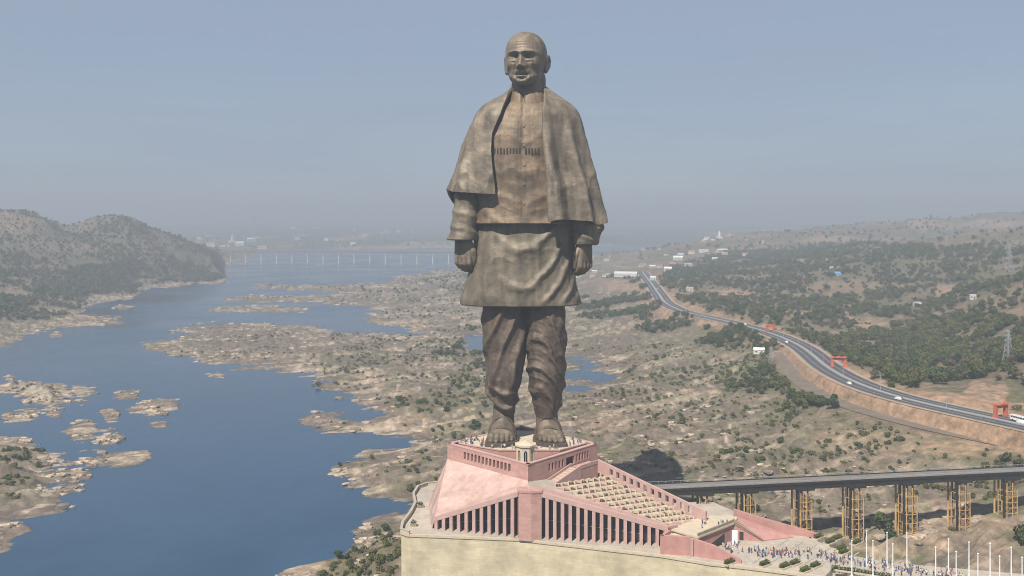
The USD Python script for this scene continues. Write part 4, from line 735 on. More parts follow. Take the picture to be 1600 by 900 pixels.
# stair climbing the upper right wall
u = (Rc - Fc) / np.linalg.norm(Rc - Fc); nr = np.array([u[1], -u[0]])
for k in range(14):
    s = 10.0 + k * .95; z = 44.2 + k * .22; c = Fc + u * s + nr * 3.0
    part(bld, 'stair_step', box((*c, z - 1.6), (.94, 4.4, 3.4), math.atan2(u[1], u[0])), 'cream' if k % 2 else 'pink_trim')
c = Fc + u * 28.6 + nr * 3.0; part(bld, 'stair_landing', box((*c, 43.7), (10.2, 4.4, 7.2), math.atan2(u[1], u[0])), 'pink_stone')
for off in (.8, 5.3):
    a, b = Fc + u * 9.5 + nr * off, Fc + u * 23.4 + nr * off
    part(bld, 'stair_balustrade', wall(a, b, sg.Polygon([(0, 42.0), (13.9, 41.0), (13.9, 48.5), (0, 45.3)]), .4), 'pink_trim')
part(bld, 'stair_balustrade', wall(Fc + u * 23.4 + nr * 5.3, Fc + u * 33.7 + nr * 5.3, sg.box(0, 47.2, 10.3, 48.5), .4), 'pink_trim')
# entrance court at the right foot of the building
ent = thing('entrance_block', 'pink entrance block with a gabled front and cream roof terrace beside the plaza', 'building')
LA = [P(1050, 826, 35.6)[:2], P(1090, 838, 35.6)[:2], P(1146, 816, 35.6)[:2], P(1150, 808, 35.6)[:2], C_ + [3, 5], C_ + [-1, 3]]
part(ent, 'block', prism(LA, TZ - .01, 35.0), 'red_stone'); part(ent, 'roof_terrace', prism(list(sg.Polygon(LA).buffer(.5).exterior.coords)[:-1], 35.0, 35.6), 'cream')
part(ent, 'roof_edge', ring_wall([LA[1], LA[2]], 35.6, 36.6, .5), 'cream_dark')
a, b = np.array(LA[1]), np.array(LA[2]); w_ = b - a; nn = np.array([w_[1], -w_[0]]) / np.linalg.norm(w_)
part(ent, 'doorway', wall(a + w_ * .32 + nn * .06, a + w_ * .74 + nn * .06, sg.Polygon([(0, TZ), (np.linalg.norm(w_) * .42, TZ), (np.linalg.norm(w_) * .42, TZ + 3.6), (0, TZ + 1.6)]), .2), 'inside_shade')
G0, G1 = np.array(LA[2]), P(1192, 846, TZ)[:2]; GL_ = np.linalg.norm(G1 - G0)
part(ent, 'gable_wall', wall(G0, G1, sg.Polygon([(0, TZ), (GL_, TZ), (GL_, TZ + .5), (0, 36.0)]), 1.2), 'red_stone')
part(ent, 'gable_niche', wall(G0 + (G1 - G0) * .2 + [0, -.06], G0 + (G1 - G0) * .32 + [0, -.06], sg.box(0, TZ, 1.4, TZ + 2.9), .15), 'inside_shade')
part(ent, 'gable_coping', wall(G0, G1, sg.Polygon([(0, 36.0), (GL_, TZ + .5), (GL_, TZ + .95), (0, 36.5)]), 1.9, .3), 'cream_dark')
K0 = [P(1148, 806, 35.6)[:2], P(1200, 826, 32)[:2], P(1245, 838, TZ)[:2]]
part(ent, 'ramp_wall', wall(P(1146, 803, 35)[:2], P(1255, 838, TZ)[:2], sg.Polygon([(0, TZ), (24, TZ), (30, TZ), (30, TZ + 1.0), (10, 34.4), (0, 36.6)]), 1.2), 'red_stone')
part(ent, 'ramp', sheet([(*G0, 35.2), (*G1, TZ + .4), (*P(1240, 840, TZ)[:2], TZ + .3), (*P(1148, 805, 35.4)[:2], 35.2)], .5, [[0, 1, 2], [0, 2, 3]]), 'red_stone')
wl = thing('pink_wall', 'low pink wall that drops towards the plaza in front of the entrance block', 'wall')
w0, w1, w2 = P(1032, 866, TZ)[:2], P(1080, 868.5, TZ)[:2], P(1158, 881, TZ)[:2]
part(wl, 'high_panel', slot_wall(w0, w1, TZ - .5, 35.6, [], 1.2), 'red_stone'); part(wl, 'panel_joint', box((*(w1 + [-.05, -.55]), 32.3), (.9, .9, 6.2)), 'pink_trim')
Lw = np.linalg.norm(w2 - w1); part(wl, 'falling_panel', wall(w1, w2, sg.Polygon([(0, TZ - .5), (Lw, TZ - .5), (Lw, TZ + .9), (Lw * .45, 33.9), (0, 35.2)]), 1.2), 'red_stone')
part(wl, 'return_wall', slot_wall(B_, w0 + [0, .5], TZ - .5, 35.6, [], 1.0), 'red_stone')
part(wl, 'walk', prism([tuple(w0 + [0, .7]), tuple(w1 + [0, .7]), tuple(P(1092, 838, 33)[:2]), tuple(B_)], TZ, 34.4), 'cream')

# ---------------------------------------------------------------- plaza: strips of paving, planters, hedge
struct_n = 0
for i in range(9):                                           # raised joints that run across the plaza
    a, b = P(1176 + i * 24, 880 + i * 2.2, TZ), P(1232 + i * 22, 842 + i * 4.4, TZ)
    m = bar(a + [0, 0, .02], b + [0, 0, .02], .5, .3); struct('paving_joint', m, 'grey_stone')
PLN = [(1195, 883.5), (1226, 887), (1242, 882), (1258, 893), (1274, 886), (1279, 841), (1297, 849), (1309, 843), (1315, 859), (1338, 850), (1318, 865), (1140, 881)]
pl_desc = ['planter nearest the wall\'s end', 'planter beside the crowd']
pr = proto('planter')
part(pr, 'kerb', cat([box((0, -1, .25), (5, .3, .5)), box((0, 1, .25), (5, .3, .5)), box((2.35, 0, .25), (.3, 1.7, .5)), box((-2.35, 0, .25), (.3, 1.7, .5))]), 'cream')
part(pr, 'soil', box((0, 0, .2), (4.4, 1.7, .3)), 'cream_dark'); part(pr, 'shrubs', cat([bush_mesh(.9, 1.3, 120, 60 + i).apply_translation([x, 0, .3]) for i, x in enumerate((-1.6, -.3, 1.2))]), 'leaf_fresh')
PLW = ['leftmost of the front row, below the low pink wall', 'second from the left in the front row', 'right behind the second in the front row', 'fourth in the front row, at the plaza\'s front edge', 'fifth in the front row, nearest the hedge', 'leftmost of the back row, beside the pink ramp', 'in the middle of the back row', 'right end of the back row, under the yellow towers', 'in the second row beside the crowd', 'farthest right, beside the first flagpoles', 'between the crowd and the back rows', 'alone at the tip of the low pink wall']
for (x, y), w_ in zip(PLN, PLW): copy(pr, 'planter', 'low cream planter of green shrubs, ' + w_, 'planter', P(x, y, TZ), 38, group='planters on the plaza')
hg = thing('hedge', 'clipped green hedge along the front edge of the plaza', 'hedge')
a, b = P(1302, 889.5, TZ), P(1392, 903, TZ); part(hg, 'foliage', cat([bush_mesh(.8, 1.3, 60, 90 + i).apply_translation(a + (b - a) * i / 17) for i in range(18)]), 'leaf_fresh'); part(hg, 'kerb', bar(a + [0, -1.1, .2], b + [0, -1.1, .2], .3, .5), 'cream')
for i, (x, y, lab) in enumerate([(646, 822, 'dark stone planter box by the front parapet of the left terrace'), (657, 793, 'dark shrub box at the bend of the left terrace parapet'), (680, 775, 'dark kiosk box against the left side of the pink building')]):
    k = thing('terrace_box', lab, 'planter box', P(x, y, TZ), 20 * i); part(k, 'box', box((0, 0, .55), (2.2, 1.4, 1.1)), 'cream_dark'); part(k, 'rim', ring_wall([(-1.1, -.7), (1.1, -.7), (1.1, .7), (-1.1, .7), (-1.1, -.7)], 1.09, 1.2, .25), 'grey_stone'); part(k, 'shrub', bush_mesh(.9, 1.2, 90, 120 + i).apply_translation([0, 0, 1.0]), 'leaf_dark')

# flagpoles
ORD = 'first second third fourth fifth sixth seventh eighth ninth tenth eleventh twelfth'.split()
FRONT, BACK = [1331, 1364, 1395, 1462, 1494, 1528, 1562, 1597, 1640], [1354, 1386, 1417, 1482, 1514, 1547, 1580, 1618]
def fl_label(x): return f'white flagpole, {ORD[FRONT.index(x)]} from the left in the front row' if x in FRONT else f'white flagpole, {ORD[BACK.index(x)]} from the left in the back row'
fp = proto('flagpole')
part(fp, 'base', trimesh.creation.cylinder(.75, .5, sections=12).apply_translation([0, 0, .25]), 'cream'); part(fp, 'pole', tube((0, 0, .4), (0, 0, 11.2), .21, .12, 10), 'white_paint'); part(fp, 'finial', trimesh.creation.icosphere(2, .24).apply_translation([0, 0, 11.35]), 'white_paint')
part(fp, 'collar', tube((0, 0, .5), (0, 0, 1.0), .34, .28, 10), 'white_paint')
for x, top in [(1331, 846), (1354, 830), (1364, 846), (1386, 833), (1395, 851), (1417, 834), (1462, 856), (1482, 843), (1494, 863), (1514, 848), (1528, 866), (1547, 850), (1562, 870), (1580, 856), (1597, 872), (1618, 860), (1640, 874)]:
    zt = TZ + 11.2; q = P(x, top, zt)
    copy(fp, 'flagpole', fl_label(x), 'flagpole', (q[0], q[1], TZ), group='white flagpoles')
bn = thing('banner_stand', 'tall white banner standing before the gabled entrance front', 'banner', P(1148, 852, TZ)); part(bn, 'panel', box((0, 0, 2.6), (1.9, .3, 5.0)), 'white_paint'); part(bn, 'foot', box((0, 0, .06), (2.3, 1.2, .12)), 'grey_stone')

# ---------------------------------------------------------------- people
def person_proto(k, shirt, trouser, hair_long):
    pr = proto(f'person_{k}')
    def chain(js):
        return [manifold3d.Manifold.batch_hull([manifold3d.Manifold.sphere(r, 8).translate(list(p)), manifold3d.Manifold.sphere(s, 8).translate(list(q))]) for (p, r), (q, s) in zip(js[:-1], js[1:])]
    st = (.06, .16, .0, .12)[k % 4]
    legs = [chain([((m * .09, 0, .88), .10), ((m * .10, m * st - .02, .48), .075), ((m * .10, m * st * 1.6, .08), .055), ((m * .11, m * st * 1.6 - .12, .05), .045)]) for m in (-1, 1)]
    arms = [chain([((m * .20, 0, 1.40), .06), ((m * .27, .03, 1.12), .048), ((m * .27, -.07 - .10 * (k % 2), .90), .038), ((m * .26, -.10 - .10 * (k % 2), .80), .04)]) for m in (-1, 1)]
    tor = chain([((0, 0, .92), .145), ((0, .01, 1.18), .14), ((0, .01, 1.36), .16), ((0, 0, 1.50), .055), ((0, -.02, 1.60), .085), ((0, -.015, 1.68), .095)])
    def tm(ps): m = manifold3d.Manifold.batch_boolean(ps, manifold3d.OpType.Add).to_mesh(); return trimesh.Trimesh(m.vert_properties[:, :3], m.tri_verts)
    part(pr, 'body', tm(tor + legs[0] + legs[1] + arms[0] + arms[1]), 'skin', True)
    g = lambda p, r, q, s: manifold3d.Manifold.batch_hull([manifold3d.Manifold.sphere(r, 8).translate(p), manifold3d.Manifold.sphere(s, 8).translate(q)])
    part(pr, 'shirt', tm([g([-.10, .01, 1.38], .12, [.10, .01, 1.38], .12), g([-.06, 0, 1.36], .14, [0, 0, .92], .175), g([.06, 0, 1.36], .14, [0, 0, .92], .175)] + [g([m * .20, 0, 1.41], .075, [m * .26, .025, 1.18], .068) for m in (-1, 1)]), shirt, True)
    part(pr, 'trousers', tm([g([m * .08, 0, .90], .125, [m * .10, m * st - .02, .48], .095) for m in (-1, 1)] + [g([m * .10, m * st - .02, .48], .095, [m * .10, m * st * 1.5, .13], .085) for m in (-1, 1)]), trouser, True)
    part(pr, 'hair', tm([g([0, .02, 1.70], .098, [0, .05, 1.45 if hair_long else 1.66], .08)]), 'hair_black', True)
    return pr
PP = [person_proto(k, f'cloth_{s}', f'cloth_{t}', k % 3 == 0) for k, (s, t) in enumerate([('white', 'black'), ('red', 'blue'), ('blue', 'black'), ('orange', 'rose'), ('rose', 'white'), ('black', 'blue'), ('teal', 'beige'), ('beige', 'black')])]
pn = ['white shirt and dark trousers', 'red top and blue trousers', 'blue top and dark trousers', 'orange top and rose trousers', 'rose top and white trousers', 'black top and blue trousers', 'teal top and beige trousers', 'beige top and dark trousers']
g = np.random.default_rng(5)
def person(x, y, z, where, grp):
    k = int(g.choice(8, p=[.10, .06, .20, .06, .07, .31, .10, .10])); copy(PP[k], 'person', f'person in {pn[k]} {where}', 'person', (x, y, z), float(g.uniform(0, 360)), float(g.uniform(.94, 1.08)), group=f'{grp} in {pn[k]}')
LANE = [(1108, 848), (1150, 858), (1185, 868), (1225, 868), (1262, 866), (1300, 874), (1350, 884), (1400, 892), (1450, 898), (1510, 903)]
lw = np.array([P(a, b, TZ)[:2] for a, b in LANE]); ls = np.r_[0, np.cumsum(np.linalg.norm(np.diff(lw, axis=0), axis=1))]
def plaza_spot(c):
    u_ = 800 + c[0] / c[1] * FPX
    for lim, w_ in ((1150, 'before the gabled entrance'), (1190, 'by the tip of the low pink wall'), (1235, 'on the left part of the plaza'), (1280, 'among the planters of the plaza'), (1330, 'behind the hedge on the plaza'), (1380, 'by the first flagpoles'), (1440, 'on the walkway between the flagpoles'), (9999, 'on the walkway at the right edge')):
        if u_ < lim: return w_, 'visitors ' + w_
for i in range(240):
    t = g.uniform(0, 1) ** .85 * ls[-1]; c = np.array([np.interp(t, ls, lw[:, 0]), np.interp(t, ls, lw[:, 1])]) + g.normal(0, 1, 2) * [2.4, 2.2]
    if sg.Point(c).within(terrace_pg.buffer(-.8)): person(c[0], c[1], TZ, *plaza_spot(c))
pp = sg.Polygon(PLAT).buffer(-.7); n_ = 0
while n_ < 66:
    x, y = g.uniform(-20, 28), g.uniform(327.5, 348)
    if pp.contains(sg.Point(x, y)) and not (-11 < x < 22 and 331 < y) : person(x, y, 52.9, 'on the platform at the bronze figure\'s feet', 'visitors on the platform'); n_ += 1
for i in range(14):
    a = P(1095 + g.uniform(0, 50), 0 + g.uniform(818, 826), 35.6); 
    if sg.Polygon(LA).contains(sg.Point(a[:2])): person(a[0], a[1], 35.6, 'on the cream roof terrace of the entrance block', 'visitors on the roof terrace')
# ---------------------------------------------------------------- the walkway bridge on yellow steel towers
br = thing('walkway_bridge', 'long dark steel bridge with a grey deck on tall yellow tubular towers', 'bridge')
b0, b1 = Q(1010, 767, 334), Q(1740, 731, 362); dv = (b1 - b0)[:2] / np.linalg.norm((b1 - b0)[:2]); dn = np.array([-dv[1], dv[0]]); LB_ = np.linalg.norm((b1 - b0)[:2])
along = lambda s, o, z=0.0: np.array([*(b0[:2] + dv * s + dn * o), b0[2] + (b1[2] - b0[2]) * s / LB_ + z])
def beam(o, z0, z1, w): return sheet([along(0, o - w / 2, z1), along(LB_, o - w / 2, z1), along(LB_, o + w / 2, z1), along(0, o + w / 2, z1)], z1 - z0)
part(br, 'deck', beam(3.6, -.35, 0, 7.4), 'deck_grey')
for o in (.3, 2.6, 4.8, 7.0): part(br, 'girder', beam(o, -2.5, -.36, .5), 'steel_dark')
for o in (-.05, 7.25):
    part(br, 'kerb', beam(o, -.6, .35, .36), 'steel_dark'); part(br, 'hand_rail', beam(o, 1.05, 1.15, .12), 'steel_grey')
    part(br, 'rail_posts', cat([box(along(s, o, .7), (.12, .12, .75)) for s in np.arange(1, LB_, 3.0)]), 'steel_grey', kind='stuff')
pier_px = [1096, 1165, 1252, 1332, 1415, 1497, 1570, 1655]
for k, px in enumerate(pier_px):
    s = (px - 1010) / 730 * LB_; 
    for _ in range(4):
        c = along(s, 3.6); s += (px - (800 + c[0] / c[1] * FPX)) / FPX * c[1]
    pr = part(br, 'pier', beam(0, 0, 0, 0) if False else box(along(s, 3.6, -2.5), (7.2, 8.6, .9), math.atan2(dv[1], dv[0])), 'steel_dark')
    cols = [(-2.9, 0.2, 'steel_dark'), (-1.0, 1.2, 'steel_rust'), (1.2, .6, 'steel_rust'), (-2.6, 6.4, 'steel_yellow'), (-.4, 6.9, 'steel_rust'), (1.5, 7.2, 'steel_yellow')]
    yl = [(-2.2, -.5), (.2, -.7), (2.4, -.5), (3.1, 3.2), (3.0, 7.0), (-3.2, 3.4)]
    zt = b0[2] + (b1[2] - b0[2]) * s / LB_ - 2.9
    for dx, o, m in cols:
        p = along(s + dx, o); part(pr, 'column', tube((p[0], p[1], ground_z(p[0], p[1]) - 1.5), (p[0], p[1], zt), .40, n=10), m)
    yp = []
    for dx, o in yl:
        p = along(s + dx, o); yp.append(p); part(pr, 'scaffold_leg', tube((p[0], p[1], ground_z(p[0], p[1]) - 1.5), (p[0], p[1], zt - 1.0 - (dx > 2) * 3), .20, n=8), 'steel_yellow')
    zg = ground_z(yp[1][0], yp[1][1])
    for lv in np.linspace(zg + 1, zt - 4.5, 5):
        for a, b in ((0, 1), (1, 2), (2, 3), (3, 4), (0, 5)): part(pr, 'scaffold_bar', bar([*yp[a][:2], lv], [*yp[b][:2], lv], .2), 'steel_yellow')
        for a, b in ((0, 1), (1, 2)): part(pr, 'scaffold_brace', bar([*yp[a][:2], lv], [*yp[b][:2], min(lv + 3.0, zt - 1)], .16), 'steel_rust')

# ---------------------------------------------------------------- far bridge over the river
fb = thing('river_bridge', 'long pale river bridge on slim piers fading into the distant haze', 'bridge')
zd = 17.0; fd = 2780.0; x0, x1 = (250 - 800) / FPX * fd, (960 - 800) / FPX * fd
f0, f1 = np.array([x0, fd + 20, 36.0]), np.array([x1, fd - 90, 36.0])
lerp = lambda k: f0 + (f1 - f0) * k
part(fb, 'deck', bar(f0, f1, 9.0, 2.4), 'deck_grey'); part(fb, 'parapet', bar(f0 + [0, -4.6, 1.6], f1 + [0, -4.6, 1.6], .4, .8), 'deck_grey'); part(fb, 'parapet', bar(f0 + [0, 4.6, 1.6], f1 + [0, 4.6, 1.6], .4, .8), 'deck_grey')
for i in range(29):
    p = lerp((i + .5) / 29); q = part(fb, 'pier', tube((p[0], p[1], -4), (p[0], p[1], 33.0), 2.6, 2.2, 10), 'concrete'); part(q, 'pier_head', box((p[0], p[1], 33.6), (5, 8.6, 1.6)), 'concrete')

# ---------------------------------------------------------------- red gateways over the road
def gate(name, c, tdir, w, label):
    t = thing(name, label, 'gateway', c, math.degrees(math.atan2(tdir[1], tdir[0])) + 90)
    for m in (-1, 1):
        q = part(t, 'pillar', box((m * w / 2, 0, 3.1), (1.7, 1.7, 6.2)), 'arch_red'); part(q, 'pillar_base', box((m * w / 2, 0, .5), (2.4, 2.4, 1.0)), 'arch_red'); part(q, 'pillar_cap', box((m * w / 2, 0, 7.2), (2.0, 2.0, .9)), 'arch_red')
    part(t, 'lintel', box((0, 0, 5.9), (w - 1.76, 1.4, 1.7)), 'arch_red')
    part(t, 'crest', wall((-w / 2 - .3, .6), (w / 2 + .3, .6), sg.Polygon([(0, 6.76), (w + .6, 6.76), (w + .6, 7.2), (w * .62, 7.7), (w * .5 + .3, 8.4), (w * .38, 7.7), (0, 7.2)]), 1.2), 'arch_red')
def at_road(px, off):
    u_ = 800 + road_c[:, 0] / road_c[:, 1] * FPX; u_ = np.where(road_c[:, 1] > 900, 1e9, u_) if px > 1230 else u_; i = int(np.argmin(np.abs(u_ - px))); t = road_c[min(i + 1, len(road_c) - 1)] - road_c[i - 1]; t = t[:2] / np.linalg.norm(t[:2]); return road_c[i] + [t[1] * off, -t[0] * off, .05], t
c, t = at_road(1292, 8.0); gate('red_gateway', c, t, 9, 'orange red gateway over the carriageway below the wooded slope, middle of three')
c, t = at_road(1553, 7.0); gate('red_gateway', c, t, 8, 'orange red gateway nearest the camera, at the road beside the white vehicle')
c = Q(1204, 511, 850); gate('red_gateway', (c[0], c[1], ground_z(c[0], c[1])), np.array([.3, -1]), 8, 'small far orange red gateway beyond the road bend')

# vehicles
cp = proto('car')
part(cp, 'body', wall((-2.1, .85), (2.1, .85), sg.Polygon([(0, .35), (4.2, .35), (4.2, .85), (3.2, .95), (2.8, 1.45), (1.1, 1.45), (.6, .95), (0, .85)]).buffer(.05), 1.7), 'white_paint')
part(cp, 'side_window', wall((-2.1, -.82), (2.1, -.82), sg.Polygon([(3.05, .97), (2.72, 1.38), (1.17, 1.38), (.78, .97)]), .06, .06), 'dark_glass'); part(cp, 'side_window', wall((-2.1, .9), (2.1, .9), sg.Polygon([(3.05, .97), (2.72, 1.38), (1.17, 1.38), (.78, .97)]), .06), 'dark_glass')
for x in (-1.3, 1.3):
    for y in (-.8, .8): part(cp, 'wheel', tube((x, y - .12, .32), (x, y + .12, .32), .32, n=12), 'slot_dark')
bp = proto('bus')
part(bp, 'body', box((0, 0, 1.75), (9.0, 2.4, 2.5)), 'white_paint'); part(bp, 'roof', box((0, 0, 3.06), (8.6, 2.1, .14)), 'roof_sheet')
for y in (-1.22, 1.22):
    for k in range(6): part(bp, 'window', box((-3.6 + k * 1.42, y, 2.2), (1.2, .05, .9)), 'dark_glass')
part(bp, 'windscreen', box((4.52, 0, 2.1), (.05, 2.1, 1.3)), 'dark_glass')
for x in (-2.8, 2.9):
    for y in (-1.1, 1.1): part(bp, 'wheel', tube((x, y - .14, .48), (x, y + .14, .48), .48, n=12), 'slot_dark')
for px, off, what, lab in [(1580, 5.5, bp, 'white minibus on the road beside the nearest red gateway'), (1594, 4.0, cp, 'white car behind the minibus at the right edge'), (1041, -8, bp, 'white bus at the far bend of the road'), (1415, -5, cp, 'white car on the road below the wooded slope'), (1345, -6, cp, 'white car leaving the middle red gateway'), (1240, -5, cp, 'white car on the road bend above the gravel track'), (1160, 5, cp, 'small far white car on the straight above the green scrub'), (1024, 5, cp, 'tiny far white car near the top of the road')]:
    c, t = at_road(px, off); copy(what, 'minibus' if what == bp else 'car', lab, 'bus' if what == bp else 'car', c + [0, 0, .04], math.degrees(math.atan2(t[1], t[0])))

# street lamps along the road, power pylons
lp = proto('street_lamp')
part(lp, 'pole', tube((0, 0, -.3), (0, 0, 9.5), .16, .10, 8), 'steel_grey'); part(lp, 'arm', cat([bar((-2.2, 0, 9.9), (2.2, 0, 9.9), .12), bar((0, 0, 9.4), (0, 0, 9.95), .14)]), 'steel_grey')
for m in (-1, 1): part(lp, 'lamp_head', box((m * 2.4, 0, 9.9), (.9, .3, .16)), 'steel_grey')
n_lamp = -1
for i in range(24, len(road_c) - 8, 13):
    if n_lamp < 11: n_lamp += 1; t = road_c[i + 1] - road_c[i - 1]; copy(lp, 'street_lamp', f'{ORD[n_lamp]} double armed street lamp on the highway median, counted from the right', 'street lamp', road_c[i] + [0, 0, .3], math.degrees(math.atan2(t[1], t[0])) + 90, group='street lamps along the highway')
def pylon(name, x, d, H_, label):
    z = ground_z(x, d); t = thing(name, label, 'pylon', (x, d, z), 25); w = H_ * .085; k = H_
    lv = [0, .16, .32, .46, .58, .69, .78, .86, .93, 1.0]; wd = lambda f: w * (1 - f) ** 1.15 + .5
    th = .055 * w + .12
    for sx, sy in ((-1, -1), (1, -1), (1, 1), (-1, 1)):
        part(t, 'leg', cat([bar((sx * wd(a), sy * wd(a), a * k - (1 if a == 0 else 0)), (sx * wd(b), sy * wd(b), b * k), th) for a, b in zip(lv[:-1], lv[1:])]), 'steel_grey')
    br_ = []
    for a, b in zip(lv[:-1], lv[1:]):
        for (s1, s2), (s3, s4) in (((-1, -1), (1, -1)), ((1, -1), (1, 1)), ((1, 1), (-1, 1)), ((-1, 1), (-1, -1))):
            br_ += [bar((s1 * wd(a), s2 * wd(a), a * k), (s3 * wd(b), s4 * wd(b), b * k), th * .6), bar((s3 * wd(a), s4 * wd(a), a * k), (s1 * wd(b), s2 * wd(b), b * k), th * .6)]
    part(t, 'lattice', cat(br_), 'steel_grey', kind='stuff')
    for f in (.70, .82, .94):
        L = k * (.17 if f > .9 else .2); part(t, 'cross_arm', cat([bar((-L, 0, f * k), (L, 0, f * k), th * .8), bar((-L, 0, f * k), (0, 0, f * k + k * .05), th * .6), bar((L, 0, f * k), (0, 0, f * k + k * .05), th * .6)]), 'steel_grey')
c = Q(1575, 572, 585); pylon('power_pylon', c[0], c[1], 23, 'lattice power pylon among the trees on the near wooded slope')
c = Q(1577, 420, 1050); pylon('power_pylon', c[0], c[1], 42, 'hazy lattice power pylon on the hillside near the right edge')
c = Q(1478, 392, 1700); pylon('power_pylon', c[0], c[1], 36, 'faint lattice pylon on the middle ridge')
c = Q(397, 385, 4300); pylon('power_pylon', c[0], c[1], 150, 'very tall faint pylon on the plain beyond the far bridge')
c = Q(1205, 555, 690); pylon('power_pylon', c[0], c[1], 14, 'small lattice mast beside the road bend')

# ---------------------------------------------------------------- houses and sheds, far off and hazed
def house(x, d, w, l, h, roof, rz, label, group=None, wallm='house_white', name='house'):
    z = ground_z(x, d); t = thing(name, label, 'house' if name == 'house' else name.replace('_', ' '), (x, d, z - .3), rz, group)
    part(t, 'wall', box((0, 0, h / 2), (l, w, h)), wallm)
    if roof == 'flat': part(t, 'roof', box((0, 0, h + .2), (l + .5, w + .5, .4)), 'roof_sheet')
    else: part(t, 'roof', wall((-l / 2 - .3, w / 2 + .4), (-l / 2 - .3, -w / 2 - .4), sg.Polygon([(0, h), (w + .8, h), (w / 2 + .4, h + w * .28)]), l + .6, 0), roof)
    n = max(2, int(l / 4))
    for i in range(min(n, 8)): part(t, 'window', box((-l / 2 + (i + .5) * l / n, -w / 2 - .02, h * .55), (l / n * .4, .12, h * .3)), 'dark_glass')
    part(t, 'door', box((l * .12, -w / 2 - .03, h * .22), (1.2, .14, h * .44)), 'steel_dark')
gh = np.random.default_rng(11)
named = [(978, 414, 1750, 14, 46, 7, 'roof_sheet', 'long white shed beside the far end of the road'), (952, 411, 1800, 10, 16, 6, 'flat', 'small white building left of the long white shed'), (1020, 431, 1600, 8, 10, 6, 'roof_sheet', 'pale building right at the top of the road'),
 (1060, 402, 2300, 14, 26, 8, 'roof_sheet', 'white building on the plain right of the road\'s far end'), (1100, 396, 2500, 14, 28, 9, 'flat', 'white block in the hazy settlement'), (1128, 398, 2400, 12, 30, 8, 'roof_sheet', 'long pale shed under the far hills'), (1105, 360, 3300, 20, 20, 32, 'flat', 'tall pale block standing out of the haze'),
 (1078, 467, 1350, 7, 11, 5, 'roof_tile', 'small house with tiled roof among trees right of the road'), (1303, 448, 1500, 8, 12, 6, 'flat', 'white house amid trees on the middle slope'), (1308, 458, 1420, 8, 10, 4, 'roof_blue', 'shed with a bright blue roof on the middle slope'), (1324, 484, 1100, 6, 8, 5, 'flat', 'small white hut at the orange field'), (1433, 469, 1050, 6, 8, 5, 'flat', 'small white hut among trees on the right slope'), (1325, 346, 3500, 26, 60, 14, 'flat', 'white complex on the crest of the far hill'), (1520, 453, 950, 4, 6, 6, 'flat', 'white kiosk beside the orange clearing'), (1186, 530, 760, 6, 9, 4, 'roof_sheet', 'small pale shed below the road bend')]
for px, py, d, w, l, h, rf, lab in named:
    x = (px - 800) / FPX * d; house(x, d, w, l, h, rf, float(gh.uniform(-25, 25)), lab)
tw = [(362, 366, 12, 'white temple-like tower in the far town')]
for i in range(34):
    px = gh.uniform(255, 690); d = gh.uniform(3900, 7500); big = gh.uniform(.7, 1.6)
    house((px - 800) / FPX * d, d, 16 * big, 28 * big, 10 * big, ['flat', 'roof_sheet', 'roof_tile'][i % 3], float(gh.uniform(-30, 30)), 'pale house in the hazy town beyond the far bridge', 'houses of the far town', 'house_white' if i % 3 else 'house_cream')
for i in range(40):
    px = gh.uniform(900, 1260); d = gh.uniform(1750, 3400); big = gh.uniform(.6, 1.2)
    house((px - 800) / FPX * d, d, 9 * big, 15 * big, 6 * big, ['flat', 'roof_sheet', 'roof_tile', 'roof_tile'][i % 4], float(gh.uniform(-30, 30)), 'small pale house in the hazy settlement right of the bronze figure', 'houses of the settlement', 'house_white' if i % 3 else 'house_cream')
for px, d, lab in [(363, 4700, 'white spired temple on the far plain left of the river'), (1124, 2900, 'pale spired temple in the settlement under the hills')]:
    x = (px - 800) / FPX * d; z = ground_z(x, d); t = thing('temple', lab, 'temple', (x, d, z)); k = d / 4700
    part(t, 'base', box((0, 0, 6 * k), (38 * k, 26 * k, 12 * k)), 'house_white'); part(t, 'spire', trimesh.creation.revolve(np.array([(0, 12), (9, 12), (8.6, 20), (6, 32), (2.4, 42), (1.2, 44), (0, 52)]) * k, sections=12), 'house_white'); part(t, 'porch', box((0, -16 * k, 4 * k), (14 * k, 8 * k, 8 * k)), 'house_cream')

